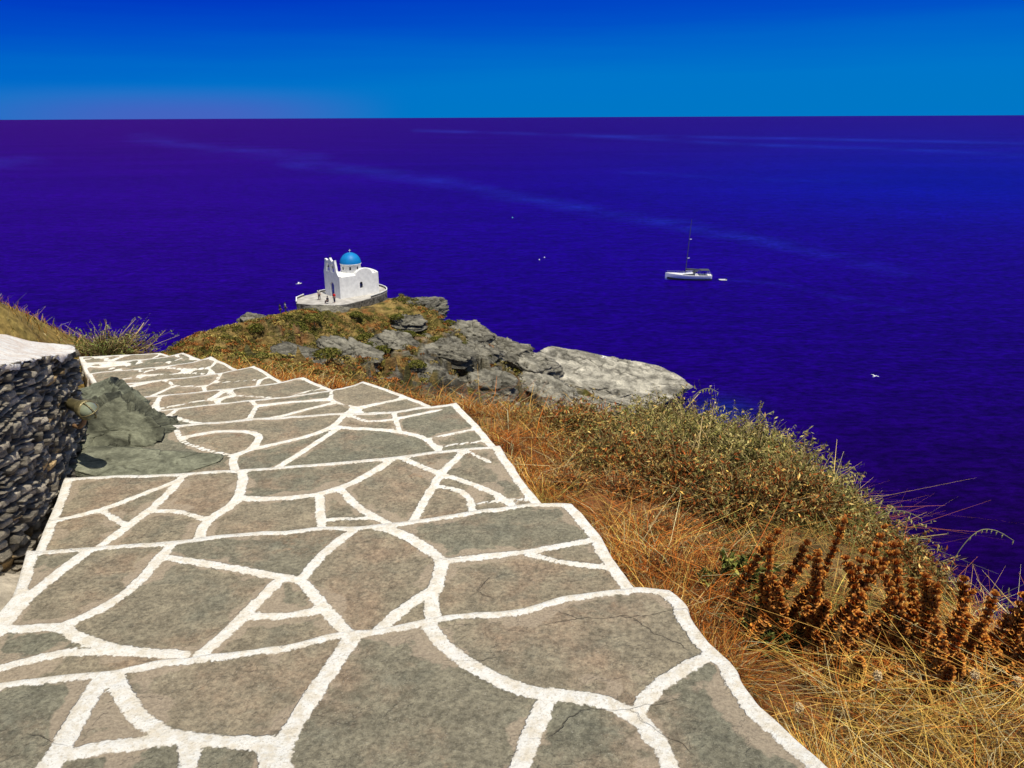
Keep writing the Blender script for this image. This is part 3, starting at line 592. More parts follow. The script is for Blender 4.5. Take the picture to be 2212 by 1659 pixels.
def brk(a,b,n,ops):
    s=list(np.linspace(a,b,n))
    for o in ops: s+=list(np.linspace(o[2],o[3],11))
    return s
def ftop(u):
    c=u-.35; a=abs(c)
    if a<1.65: return 6.05+.28*abs(math.cos(c/1.65*math.pi))+(.30*math.exp(-(c/.25)**2))
    if a<1.95: return 6.05-1.2*(a-1.65)/.30
    return max(3.75,4.85-1.0*(a-1.95)**.6*1.3)
ops=[arch(0,1.25,-.02,1.9),arch(-.42,1.0,4.25,5.15),arch(1.12,1.0,4.25,5.15)]
b=MB(); slab(b,brk(-W_/2,W_/2,40,ops)+[-1.3,2.0,-1.6,2.3],ftop,ops,lambda u,w,z:(-L_/2+w,u,z),.38)
ops2=[arch(.35,.6,1.3,2.1)]
def stop(u):
    c=u-1.0; return 3.6+ (1.0*math.sqrt(1-(c/1.6)**2) if abs(c)<1.6 else 0)
slab(b,[x for x in brk(-L_/2+.38,L_/2-.4,40,ops2)],stop,ops2,lambda u,w,z:(u,-W_/2+w,z),.35)
slab(b,list(np.linspace(-L_/2+.38,L_/2-.4,30)),stop,[],lambda u,w,z:(u,W_/2-.35+w,z),.35)
slab(b,list(np.linspace(-W_/2,W_/2,30)),lambda u:3.6+.35*math.sqrt(max(1-(u/2.7)**2,0)),[],lambda u,w,z:(L_/2-.4+w,u,z),.4)
b.box((-L_/2+.38,-W_/2+.35,-.6),(L_/2-.4,W_/2-.35,3.5))
b.build('wall',WHITE,ch)
b=MB(); N=18
pts=[(2.2*math.cos(t),3.48+.45*math.sin(t)) for t in np.linspace(0,math.pi,N)]
b.add([(-L_/2+.37,y,z) for y,z in pts]+[(L_/2-.41,y,z) for y,z in pts],[(i,i+1,N+i+1,N+i) for i in range(N-1)])
pts=[(1.0+1.55*math.cos(t),3.48+1.05*math.sin(t)) for t in np.linspace(0,math.pi,N)]
b.add([(x,-W_/2+.34,z) for x,z in pts]+[(x,W_/2-.34,z) for x,z in pts],[(i,i+1,N+i+1,N+i) for i in range(N-1)])
b.build('vaulted_roof',WHITE,ch,True)
DZ=-.3
b=MB(); b.lathe([(1.72,3.6),(1.72,5.45+DZ),(1.82,5.5+DZ),(1.82,5.62+DZ),(1.6,5.64+DZ)],n=32)
b.build('drum',WHITE,ch,True)
for k in range(8):
    b=MB(); a=k*math.pi/4+.2; x,y=1.735*math.cos(a),1.735*math.sin(a); tx,ty=-math.sin(a)*.13,math.cos(a)*.13
    b.add([(x-tx,y-ty,4.7+DZ),(x+tx,y+ty,4.7+DZ),(x+tx,y+ty,5.2+DZ),(x-tx,y-ty,5.2+DZ)],[(0,1,2,3)]); b.build('drum_window',DARK,ch)
b=MB(); b.lathe([(1.80*math.cos(t),5.6+DZ+1.85*math.sin(t)) for t in np.linspace(-.02,1.565,14)],n=36); b.build('dome',BLUE,ch,True)
b=MB(); b.tube([(0,0,7.4+DZ),(0,0,8.0+DZ)],.04); b.tube([(-.2,0,7.8+DZ),(.2,0,7.8+DZ)],.035); b.build('dome_cross',WHITE,ch)
b=MB(); b.tube([(-L_/2+.2,.35,6.5),(-L_/2+.2,.35,7.15)],.05); b.tube([(-L_/2+.2,.15,6.95),(-L_/2+.2,.55,6.95)],.045); b.build('gable_cross',DMETAL,ch)
b=MB(); b.box((-L_/2+.28,-.62,-.3),(-L_/2+.34,.62,2.5)); d=b.build('door',DOORB,ch)
b=MB(); b.lathe([(.02,.05),(.05,.03),(.05,-.03),(.0,-.05)],c=(-L_/2+.26,.4,1.1),n=8); b.build('handle',METAL,d)
BELL=plain('bell_bronze',(.2,.15,.08),.4,.2,5,0,.5,.8)
for yb in (-.42,1.12):
    b=MB(); b.lathe([(0,.35),(.08,.33),(.13,.1),(.2,0),(.0,0)],c=(-L_/2+.19,yb,4.95),n=14); b.build('bell',BELL,ch,True)
b=MB(); b.box((.03,-W_/2+.27,1.25),(.67,-W_/2+.31,2.45)); wv=b.build('window',DARK,ch)
b=MB(); b.tube([(.35,-W_/2+.24,1.32),(.35,-W_/2+.24,2.38)],.025,6); b.tube([(.06,-W_/2+.24,1.85),(.64,-W_/2+.24,1.85)],.025,6); b.build('frame',DOORB,wv)
# terrace
tp=[(640,655),(690,659),(735,660),(790,647),(836,632),(836,624),(822,618),(800,614),(760,620),(700,629),(640,643)]
TP=W(tp,CZ); TP=chaikin(np.vstack([TP,TP[:1]]),1)[:-1]
te=empty('terrace',(TP[:,0].mean(),TP[:,1].mean(),CZ),0,'white paved terrace on a dark stone base around the blue domed chapel','terrace'); TL=TP-TP.mean(0)
b=MB(); b.prism([tuple(p) for p in TL[::-1]],-3.,-.12); b.build('retaining_wall',STONEW,te)
b=MB(); b.prism([tuple(p*1.003) for p in TL[::-1]],-.118,-.01); b.build('paving',plain('terrace_paving',(.46,.43,.38),.9,.3,.8),te)
n_=len(TL); runs={}
for i in range(n_):
    p0,p1=TL[i],TL[(i+1)%n_]
    mid_=(p0+p1)/2; ppx,_=project(np.array([mid_[0]+te.location.x,mid_[1]+te.location.y,CZ]))
    if 648<ppx<800 and mid_[1]<0: continue
    h=.36; q0,q1=p0*.984,p1*.984; key='a' if (ppx<650) else 'b'; key='a' if mid_[0]<0 and ppx<652 and mid_[1]<0 else 'b'
    runs.setdefault(key,(MB(),MB()))
    for bb,z0,z1,ex in ((runs[key][0],-.01,h-.1,1.),(runs[key][1],h-.098,h+.02,1.005)):
        bb.add([(*(p0*ex),z0),(*(p1*ex),z0),(*q1,z0),(*q0,z0),(*(p0*ex),z1),(*(p1*ex),z1),(*q1,z1),(*q0,z1)],[(4,5,6,7),(0,1,5,4),(1,2,6,5),(2,3,7,6),(3,0,4,7)])
for k_,(b1_,b2_) in runs.items(): b1_.build('parapet',STONEW,te); b2_.build('white_coping',WHITE,te)
# ---------- people
SKIN=plain('skin',(.45,.27,.18),.6,.05); HAIR=plain('dark_hair',(.03,.02,.015),.7)
def skinmesh(name,vs,es,rs,mat,parent):
    me=bpy.data.meshes.new(name); me.from_pydata(vs,es,[]); ob=bpy.data.objects.new(name,me); COL.objects.link(ob)
    ob.modifiers.new('s','SKIN'); sv=me.skin_vertices[0].data
    for i,r in enumerate(rs): sv[i].radius=(r,r)
    sv[0].use_root=True; m=ob.modifiers.new('u','SUBSURF'); m.levels=1; m.render_levels=1
    bpy.context.view_layer.update(); dg=bpy.context.evaluated_depsgraph_get(); nm=bpy.data.meshes.new_from_object(ob.evaluated_get(dg)); bpy.data.objects.remove(ob)
    nm.name=name; nm.materials.clear(); nm.materials.append(mat); nm.polygons.foreach_set('use_smooth',[True]*len(nm.polygons))
    o=bpy.data.objects.new(name,nm); COL.objects.link(o); o.parent=parent; return o
def person(loc,rz,label,shirt,trs,stride=.0,sit=False,arm=.1,hat=None,group=None):
    e=empty('person',loc,rz,label,'person',group); dz=-.45 if sit else 0
    V=[(0,0,.95+dz),(0,.0,1.15+dz),(0,.0,1.36+dz),(0,0,1.49+dz),(0,-.01,1.57+dz),(0,0,1.68+dz)]; E=[(0,1),(1,2),(2,3),(3,4),(4,5)]; Rr=[.13,.12,.13,.055,.085,.08]
    J={}
    for s in (-1,1):
        i=len(V); V+= [(s*.18,0,1.41+dz),(s*.24,.02-arm*s*.3,1.13+dz),(s*.25,-.12-arm*.3,.90+dz),(s*.25,-.16-arm*.3,.82+dz)]; Rr+=[.06,.045,.032,.035]; E+=[(2,i),(i,i+1),(i+1,i+2),(i+2,i+3)]
        for k in range(5):
            V.append((s*(.25+(-.03+.015*k)),-.18-arm*.3-(.02 if k==0 else 0),(.74+.01*abs(k-2)+(.05 if k==0 else 0))+dz)); Rr.append(.009); E.append((i+3,len(V)-1))
        l=len(V); f=s*stride
        if sit: V+=[(s*.10,0,.45),(s*.11,-.42,.48),(s*.11,-.45,.08),(s*.11,-.60,.04)]
        else: V+=[(s*.10,0,.88),(s*.11,-.03-f*.5,.49),(s*.11,.02-f,.08),(s*.11,-.14-f,.04)]
        Rr+=[.10,.065,.045,.035]; E+=[(0,l),(l,l+1),(l+1,l+2),(l+2,l+3)]; J[s]=(i,l)
    skinmesh('body',V,E,Rr,SKIN,e)
    vs=[V[0],V[1],V[2],V[3]]; es=[(0,1),(1,2),(2,3)]; rs=[.15,.145,.155,.07]
    for s in (-1,1):
        i=J[s][0]; k=len(vs); a=V[i+1]; vs+=[V[i],a]; es+=[(2,k),(k,k+1)]; rs+=[.085,.065]
    skinmesh('shirt',vs,es,rs,plain('cloth',shirt,.9,.1),e)
    vs=[V[0]]; es=[]; rs=[.15]
    for s in (-1,1):
        l=J[s][1]; k=len(vs); vs+=[V[l],V[l+1],V[l+2]]; es+=[(0,k),(k,k+1),(k+1,k+2)]; rs+=[.12,.09,.06]
    skinmesh('trousers',vs,es,rs,plain('cloth',trs,.9,.1),e)
    b=MB(); b.lathe([(.10*math.cos(t),.12*math.sin(t)) for t in np.linspace(-.3,1.56,7)],c=(0,.015,1.66+dz),n=14); b.build('hair' if not hat else 'hat',HAIR if not hat else plain('hat_cloth',hat,.9),e,True)
    b=MB(); b.lathe([(0,-.02),(.012,-.01),(.008,.02),(0,.03)],c=(0,-.095,1.60+dz),n=8); b.build('nose',SKIN,e,True)
    return e
def onT(px,py,z=CZ): p=at_z(px,py,z); return (p[0],p[1],z)
person(onT(690,648),.6,'person in pale top standing on the terrace left of the chapel',(.35,.32,.28),(.04,.04,.06),.1)
person(onT(723,654),-.4,'person in a red top standing in front of the chapel door',(.62,.02,.02),(.05,.05,.09),.05)
person(onT(708,656),-2.,'person in dark clothes sitting at the terrace edge',(.04,.04,.05),(.05,.05,.07),0,True)
for (a,b_,lb,sc,rr) in ((606,678,'walker in dark clothes on the headland track, further from the chapel',(.03,.03,.04),2.6),(617,674,'walker in grey top on the headland track, nearer the chapel',(.25,.25,.27),2.3)):
    p=at_y(a,b_,120); best=1e9
    for Yq in np.arange(112,130,.5):
        p2=at_y(a,b_,Yq); zz_=float(Hh(p2[0],p2[1])); _,pyy=project(np.array([p2[0],p2[1],zz_]))
        if abs(pyy-b_)<best: best=abs(pyy-b_); p=p2
    person((p[0],p[1],float(Hh(p[0],p[1]))+.02),rr,lb,sc,(.05,.05,.06),.18)
# ---------- sailing yacht
bp=at_z(1486,604,0); yz=empty('sailing_yacht',(bp[0],bp[1],0),R(-4),'white sailing yacht with bare mast anchored on the open sea','yacht')
LB=14.7; ns=26; rows=[]
for i in range(ns):
    t=i/(ns-1); x=-LB/2+LB*t; w=2.1*math.sin(min(t*1.9,1.)*math.pi/2)**.8*(1-.22*max(t-.6,0)/.4); w=max(w,.03)
    sh=2.0-.45*math.sin(t*math.pi*.7)+.25*(1-t); zk=-.5+.35*(1-min(t*4,1))
    rows.append([(x,w*a,zk+(sh-zk)*q) for k,(a,q) in enumerate(((-1,1),(-.92,.5),(-.75,.3),(-.4,.08),(0,0),(.4,.08),(.75,.3),(.92,.5),(1,1)))])
b=MB(); vs=[v for r in rows for v in r]; fs=[(i*9+k,i*9+k+1,(i+1)*9+k+1,(i+1)*9+k) for i in range(ns-1) for k in range(8)]; fs.append(tuple((ns-1)*9+k for k in range(9))); b.add(vs,fs); b.build('hull',HULL,yz,True)
b=MB(); b.add([r[0] for r in rows]+[r[8] for r in rows],[(i,i+1,ns+i+1,ns+i) for i in range(ns-1)]); dk=b.build('deck',DECK,yz); dk.location.z=-.05
for s in (-1,1):
    lo_=[]; hi_=[]
    for r in rows[1:]:
        w=abs(r[1][1]); z1=r[1][2]; lo_.append((r[1][0],s*w*.93,max(z1-.72,-.1))); hi_.append((r[1][0],s*w*1.03,z1-.02))
    b=MB(); b.add(lo_+hi_,[(i,i+1,len(lo_)+i+1,len(lo_)+i) for i in range(len(lo_)-1)]); b.build('hull_stripe',DMETAL,yz)
b=MB(); pr=[(-3.6,.35,1.35),(-2.6,1.0,1.95),(.5,1.35,2.3),(2.2,1.35,2.4)]
vs=[]
for x,w,h in pr: vs+=[(x,-w,1.3),(x,-w*.8,h),(x,w*.8,h),(x,w,1.3)]
b.add(vs,[(i*4+k,i*4+k+1,(i+1)*4+k+1,(i+1)*4+k) for i in range(3) for k in range(3)]+[(12,13,14,15),(3,2,1,0)]); cab=b.build('coachroof',HULL,yz)
b=MB(); b.add([(-2.2,-1.13,1.55),(2.0,-1.40,1.6),(2.0,-1.20,2.22),(-1.8,-1.06,1.9)],[(0,1,2,3)]); b.build('window',GLASSD,cab)
mx=-1.0; b=MB(); b.tube([(mx,0,1.2),(mx+.9,0,19.2)],[.12,.09],8); mast=b.build('mast',plain('mast_alloy',(.09,.09,.10),.5,.1,3,0,.3,.2),yz)
for hz,w in ((7.,1.3),(13.,1.0)):
    b=MB(); xx=mx+.9*hz/19; b.tube([(xx,-w,hz),(xx,w,hz)],.06,6); b.build('spreader',METAL,mast)
    b=MB(); b.box((xx+.12,-.05,hz-.12),(xx+.75,.05,hz+.10)); b.build('radar_reflector',HULL,mast)
b=MB(); b.tube([(mx,0,3.0),(4.1,0,3.1)],.10); b.build('boom',METAL,yz)
b=MB(); b.tube([(mx+.2,0,3.35),(1.0,0,3.38),(3.9,0,3.25)],[.30,.27,.15],10); b.build('furled_sail',CANV,yz,True)
for pts in ([(-7.1,0,1.85),(mx+.85,0,18.2)],[(7.0,0,1.4),(mx+.9,0,19.1)],[(mx+.2,-2.0,1.5),(mx+.62,-1.0,13),(mx+.9,0,19)],[(mx+.2,2.0,1.5),(mx+.62,1.0,13),(mx+.9,0,19)]):
    b=MB(); b.tube(pts,.010,5); b.build('rigging_wire',DMETAL,yz)
b=MB(); b.add([(1.2,-1.3,2.1),(1.9,-1.3,3.0),(3.0,-1.3,3.0),(1.2,1.3,2.1),(1.9,1.3,3.0),(3.0,1.3,3.0)],[(0,1,4,3),(1,2,5,4),(0,2,1),(3,4,5)]); b.build('sprayhood',CANV,yz)
b=MB(); b.box((3.6,-1.6,3.15),(6.5,1.6,3.28)); b.build('bimini',CANV,yz)
for x in (3.7,6.4):
    for s in (-1,1): b=MB(); b.tube([(x,s*1.55,1.4),(x,s*1.55,3.2)],.03,5); b.build('bimini_pole',METAL,yz)
for s in (-1,1):
    b=MB(); b.tube([(r[0][0],s*abs(r[0][1])*.97,r[0][2]+.55) for r in rows[1:]],.02,5)
    for r in rows[1::4]: b.tube([(r[0][0],s*abs(r[0][1])*.97,r[0][2]-.05),(r[0][0],s*abs(r[0][1])*.97,r[0][2]+.6)],.02,5)
    b.build('guard_rail',METAL,yz)
b=MB(); b.tube([(5.1+.0,.45*math.cos(t),2.1+.45*math.sin(t)) for t in np.linspace(0,6.283,17)],.03,5); b.box((5.0,-.1,1.3),(5.2,.1,2.1)); b.build('steering_wheel',DMETAL,yz)
q=at_z(1561,606,0); dg=empty('dinghy',(q[0],q[1],0),R(0),'small pale inflatable dinghy floating astern of the yacht','dinghy'); dg.scale=(.85,.85,.85)
b=MB(); b.tube([(1.4,-.65,.25),(-.5,-.65,.25),(-1.2,-.4,.32),(-1.45,0,.38),(-1.2,.4,.32),(-.5,.65,.25),(1.4,.65,.25)],.2,10); b.build('tube_hull',SAIL,dg,True)
b=MB(); b.box((-1.1,-.5,.08),(1.2,.5,.14)); b.box((1.15,-.5,.1),(1.22,.5,.6)); b.build('floor',plain('grey_floor',(.2,.2,.22)),dg)
b=MB(); b.box((1.24,-.15,.3),(1.5,.15,.95)); b.build('outboard_motor',DMETAL,dg)
for k,(a,b_,lb) in enumerate(((1107,471,'small teal buoy far out between chapel and horizon'),(1165,562,'pale buoy on the sea between chapel and yacht, lower left of a pair'),(1176,557,'pale buoy on the sea between chapel and yacht, upper right of a pair'))):
    q=at_z(a,b_,0); e=empty('buoy',(q[0],q[1],0),0,lb,'buoy','buoys on the open sea'); rr=.28 if k else .4
    b=MB(); b.lathe([(rr*math.cos(t),rr*math.sin(t)+.1) for t in np.linspace(-1.5,1.4,10)]+[(.1,rr+.2),(.0,rr+.22)],n=14); b.build('float',SAIL if k else plain('teal_float',(.1,.4,.4)),e,True)
    b=MB(); b.tube([(0,0,rr),(0,0,rr+.35)],.06,6); b.build('mooring_ring',DMETAL,e)
for (a,b_,Yq,lb) in ((1890,813,70,'white gull flying low over the sea right of the headland'),(1305,772,100,'white gull above the pale rock ledge'),(646,613,125,'white gull over the water left of the chapel')):
    q=at_y(a,b_,Yq); s=Yq/100*.7; g_=empty('gull',tuple(q),R(30),lb,'gull','gulls flying over the water'); g_.scale=(s,s,s)
    b=MB(); b.tube([(-.45,0,0),(-.3,0,.02),(0,0,.03),(.25,0,.04),(.36,0,.08),(.45,0,.07),(.52,0,.05)],[.01,.05,.10,.08,.055,.05,.01],10); b.build('body',HULL,g_,True)
    for s_ in (-1,1):
        b=MB(); b.add([(.14,s_*.05,.06),(.18,s_*.45,.22),(.02,s_*.95,.14),(-.10,s_*.45,.2),(-.12,s_*.05,.05)],[(0,1,3,4),(1,2,3)]); b.build('wing',SAIL,g_)
    b=MB(); b.add([(-.4,-.03,0),(-.6,-.12,0),(-.62,.12,0),(-.4,.03,0)],[(0,1,2,3)]); b.build('tail',HULL,g_)
# ---------- vegetation tools
def blades(base,h,w,lean,bend,c0,c1):
    n=len(base); az=rng.random(n)*6.283; side=np.stack([np.cos(az),np.sin(az),np.zeros(n)],-1)*w[:,None]*.5
    l3=np.column_stack([lean,np.zeros(n)]); up=np.array([0,0,1.])
    m=base+up*(h*.55)[:,None]+l3*(h*.35)[:,None]+rng.standard_normal((n,3))*(h*.10)[:,None]; t=base+up*(h*(1-bend*.3))[:,None]+l3*(h*(.9+bend*.4))[:,None]
    V=np.stack([base-side,base+side,m-side*.75,m+side*.75,t-side*.2,t+side*.2],1).reshape(-1,3)
    o=np.arange(n)[:,None]*6; F=np.concatenate([o+np.array([0,1,3,2]),o+np.array([2,3,5,4])])
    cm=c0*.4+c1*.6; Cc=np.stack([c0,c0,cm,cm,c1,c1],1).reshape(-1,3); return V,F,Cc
def pal(n,cols,wts,var=.25):
    i=rng.choice(len(cols),n,p=np.array(wts)/sum(wts)); c=np.array(cols)[i]; return np.clip(c*(1+var*rng.standard_normal((n,1))),.005,.9)
RUST=(.52,.15,.022); RUST2=(.28,.075,.017); STR=(.66,.38,.09); GOLD=(.80,.46,.10); BRN=(.12,.055,.022); OLV=(.19,.18,.045); OLV2=(.09,.095,.025); PALE=(.68,.56,.28)
def leaves(cen,size,c,elong=1.6):
    n=len(cen); d=rng.standard_normal((n,3)); d/=np.linalg.norm(d,axis=1)[:,None]; e=rng.standard_normal((n,3)); e-=d*(e*d).sum(1)[:,None]; e/=np.linalg.norm(e,axis=1)[:,None]
    s=size[:,None]; V=np.stack([cen-d*s*elong*.5,cen+e*s*.35,cen+d*s*elong*.5,cen-e*s*.35],1).reshape(-1,3)
    F=np.arange(n*4).reshape(-1,4); return V,F,np.repeat(c,4,0)
def grass(n,rmin,rmax,side):
    r=np.exp(rng.uniform(math.log(rmin),math.log(rmax),n)); a=np.radians(rng.uniform(-46,46,n)); x=r*np.sin(a); y=r*np.cos(a)
    gap=x-xr(y)-.015 if side>0 else xl(y)-.1-x
    k=(gap>0)&(y>.7); 
    if side<0: k&=(y>5.6)&((x<-3.4)|(y>6))
    x,y=x[k],y[k]; return x,y,Hn(x,y),gap[k]
def edge_grass(n):
    y=np.exp(rng.uniform(math.log(1.1),math.log(10),n)); gap=np.abs(rng.standard_normal(n))*.10*(y/3)**.5+.005; x=xr(y)+gap; return x,y,Hn(x,y),gap
g1=grass(215000,1.3,15,1); g2=edge_grass(26000); x,y,z,gap=[np.concatenate([a,b]) for a,b in zip(g1,g2)]; ise=np.r_[np.zeros(len(g1[0])),np.ones(len(g2[0]))]
n=len(x); ppx,ppy=project(np.stack([x,y,z],-1))
nz4=fbm(P3(x*3.4,y*3.4),3,131); clump=sstep(-.3,.3,nz4); keep=rng.random(n)<np.maximum(.42+.58*clump,ise); x,y,z,gap,ppx,ppy,nz4,clump,ise=[q[keep] for q in (x,y,z,gap,ppx,ppy,nz4,clump,ise)]; n=len(x)
gold=sstep(1360,1600,ppy)*.85*sstep(1500,1750,ppx)+.05
nzz=fbm(P3(x*1.3,y*1.3),3,101); nzs=fbm(P3(x*1.9,y*1.9),3,161)
pr=rng.random(n)<gold+.40*sstep(.05,.35,nzs)*sstep(1200,1000,ppx*0+1100)
cA=pal(n,[RUST,RUST2,STR,BRN,PALE],[4.5,3.6,2.2,2.2,.8],.35); cB=pal(n,[GOLD,STR,PALE,RUST],[4.5,4,2,1.8],.3); cC=pal(n,[OLV,STR,RUST2],[4,2,2],.3)
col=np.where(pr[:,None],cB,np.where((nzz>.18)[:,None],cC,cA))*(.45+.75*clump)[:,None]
h=(.03+.13*rng.random(n)**1.6)*(1+.25*np.minimum(gap,1))*(.45+.95*clump)*np.clip(.6+gap*3,.6,1.1); w=.0019+.0012*y*rng.random(n)*.75
h=np.where((ppx>1600)&(ppy<1500)&(y<4),h*.62,h); h=np.where((ppy>1500),h*.8,h); h=np.where(y>8.5,h*.75,h); h=np.where(ise>0,np.minimum(h,.10)+.03,h)
la=fbm(P3(x*3.5,y*3.5),2,151)*7; lean=rng.standard_normal((n,2))*1.05+.35*np.stack([np.cos(la),np.sin(la)],-1)
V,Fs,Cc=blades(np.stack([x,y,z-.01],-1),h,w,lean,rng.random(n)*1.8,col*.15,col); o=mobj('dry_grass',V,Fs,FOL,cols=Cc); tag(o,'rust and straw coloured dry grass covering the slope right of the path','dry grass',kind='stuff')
x,y,z,gap=grass(26000,5,16,-1); n=len(x); nzz=fbm(P3(x*.8,y*.8),3,111)
col=np.where((nzz>.0)[:,None],pal(n,[OLV,STR,PALE],[3,3,1]),pal(n,[RUST,STR,GOLD],[3,2,3])); lean=rng.standard_normal((n,2))*.5
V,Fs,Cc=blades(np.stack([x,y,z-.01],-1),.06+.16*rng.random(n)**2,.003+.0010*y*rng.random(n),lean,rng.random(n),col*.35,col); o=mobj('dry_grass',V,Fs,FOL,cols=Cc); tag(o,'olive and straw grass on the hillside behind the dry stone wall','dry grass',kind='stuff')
def bush(px,top_y,Yd,r,hr,seed,label,cols,wts,nl=5500,nt=420,lsz=.015,spike=.5,name='scrub_bush',group=None,cat='bush'):
    p=at_y(px,top_y,Yd); x0,y0=p[0],p[1]; z0=float(Hn(np.array([x0]),np.array([y0]))[0]); h=min(max(p[2]-z0,hr[0]),hr[1])
    e=empty(name,(x0,y0,z0-.03),0,label,cat,group)
    n=nt; th=rng.random(n)*6.283; el=rng.random(n)**.6; k=1+.45*fbm(np.stack([np.cos(th)*2.2+seed,np.sin(th)*2.2,el*3.],-1),3,seed)
    tip=np.stack([np.cos(th)*el*r*k,np.sin(th)*el*r*k,h*np.sqrt(np.maximum(1-el**2*.85,.05))*k],-1)*(.82+spike*rng.random(n)[:,None]**4)
    b0=np.stack([np.cos(th)*r*.25*el,np.sin(th)*r*.25*el,np.zeros(n)],-1); md=(b0+tip)/2+np.array([0,0,.12])*h+rng.standard_normal((n,3))*.06*r
    sd=rng.standard_normal((n,3))*.0011*max(1,Yd/3.)
    V=np.stack([b0-sd,b0+sd,md-sd*.8,md+sd*.8,tip-sd*.3,tip+sd*.3],1).reshape(-1,3); o=np.arange(n)[:,None]*6; F=np.concatenate([o+np.array([0,1,3,2]),o+np.array([2,3,5,4])])
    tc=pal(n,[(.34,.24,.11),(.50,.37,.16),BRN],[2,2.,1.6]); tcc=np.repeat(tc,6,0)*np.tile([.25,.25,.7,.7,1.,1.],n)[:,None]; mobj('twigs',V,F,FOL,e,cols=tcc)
    i=rng.integers(0,n,nl); t=1-.75*rng.random(nl)**1.6; a,b_,c_=b0[i],md[i],tip[i]; t_=t[:,None]
    pt=(1-t_)**2*a+2*t_*(1-t_)*b_+t_**2*c_+rng.standard_normal((nl,3))*.018*r
    cl_=sstep(-.3,.3,fbm(pt*np.array(7.)/max(r,.3)+seed,2,seed+5))
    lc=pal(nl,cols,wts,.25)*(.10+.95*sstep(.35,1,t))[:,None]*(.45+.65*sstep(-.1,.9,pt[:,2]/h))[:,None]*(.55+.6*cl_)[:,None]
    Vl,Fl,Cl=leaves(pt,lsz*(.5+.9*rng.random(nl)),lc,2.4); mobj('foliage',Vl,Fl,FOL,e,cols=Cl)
    return e
G1=[(.21,.19,.045),(.29,.25,.08),(.46,.38,.14),OLV2,(.52,.32,.09)]; W1=[3.5,4,2.2,1.8,1.]
G2=[(.27,.20,.06),RUST2,(.46,.33,.11),OLV2,STR]
BU=[(1300,912,8.0,.60,.2,'small grey green bush beside the foot of the pale rock ledge',G1),
(1430,884,7.2,.68,.24,'grey green thorny bush at the head of the slope, right of the first one',G1),
(1550,884,6.4,.64,.24,'large grey green bush against the sea below the tip of the rock ledge',G1),
(1640,930,5.7,.54,.24,'olive bush on the skyline with two slim grass stems beside it',G1),
(1715,982,5.1,.46,.22,'pale olive bush leaning out over the dark sea',G1),
(1790,1034,4.6,.42,.22,'yellowish green bush at the middle of the sea skyline',G1),
(1860,1090,4.1,.36,.20,'straw green bush on the lower sea skyline',G1),
(1930,1154,3.7,.31,.18,'small straw olive bush behind the tall seed stalks',G2),
(1995,1216,3.3,.25,.17,'lowest small bush on the sea skyline, above the right seed stalks',G2),
(1240,945,6.2,.48,.32,'olive bush near the path edge, left end of the bush belt',G2),
(1380,935,5.8,.60,.40,'olive scrub bush in the middle of the bush belt',G1),
(1500,960,5.3,.56,.40,'dense olive bush below the largest skyline bush',G1),
(1610,1010,4.8,.50,.36,'low olive bush above the dark seed stalks',G1),
(1700,1065,4.3,.40,.30,'dry olive bush right above the seed stalk tops',G2),
(1340,1015,5.0,.44,.30,'brownish olive bush low in the rust grass',G2),
(1460,1050,4.6,.46,.32,'olive brown bush in the red grass left of the stalks',G2),
(1590,1100,4.2,.38,.28,'dull olive brown bush between the bush belt and the leafy plant',G2),
(1160,930,8.0,.42,.16,'small rust olive bush by the path edge, farthest of the near bushes',G2)]
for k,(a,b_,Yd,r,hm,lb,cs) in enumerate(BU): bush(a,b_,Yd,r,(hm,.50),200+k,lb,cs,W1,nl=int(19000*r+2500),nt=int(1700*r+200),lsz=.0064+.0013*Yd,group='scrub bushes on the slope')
G3=[(.42,.13,.025),(.24,.07,.02),(.55,.28,.08),BRN,OLV2]; G4=[OLV,(.40,.30,.10),RUST2,BRN,STR]
for k,(a,b_,Yd,r) in enumerate([(1255,1060,4.9,.26),(1330,1110,4.4,.25),(1420,1160,3.9,.25),(1180,1000,5.8,.26),(1500,1220,3.5,.22),(1440,1260,3.2,.18),(1560,1190,3.7,.22),(1090,905,7.6,.3),(1560,1330,2.9,.15),(1380,1200,3.7,.18),(1230,1130,4.4,.16),(1500,1150,4.0,.24),(1130,950,6.8,.24),(1000,880,8.6,.26)]):
    bush(a,b_,Yd,r,(.12,.22),260+k,'low rust brown tangle of dry shrub in the red grass beside the path',G3 if k%3 else G4,W1,nl=int(14000*r+1500),nt=int(3400*r+200),lsz=.0045+.0009*Yd,group='rust brown shrub tangles')
bush(215,700,10.6,.75,(.25,.42),301,'green spiky bush where the path disappears at left',[(.14,.18,.04),(.25,.26,.08),OLV],[3,2,2],nl=5000,nt=1100,lsz=.018,spike=.6)
bush(305,742,10.8,.5,(.1,.2),302,'low rust bush at the far end of the stepped path',[OLV,RUST,STR],[2,3,2],nl=3500,nt=600,lsz=.018,spike=.4)
bush(1610,1215,3.0,.23,(.24,.38),310,'dark green leafy plant left of the brown seed stalks',[(.06,.08,.016),(.13,.14,.03),(.24,.22,.05)],[3,3,2],nl=4200,nt=200,lsz=.016,spike=.3,name='leafy_plant',cat='plant')
bush(1670,1335,2.6,.17,(.18,.28),311,'small green leafy plant under the left seed stalks',[(.07,.09,.02),(.14,.14,.035),OLV],[3,3,1],nl=2200,nt=120,lsz=.015,spike=.3,name='leafy_plant',cat='plant')
SEEDS=plain('dry_stem',(.26,.12,.04),.9)
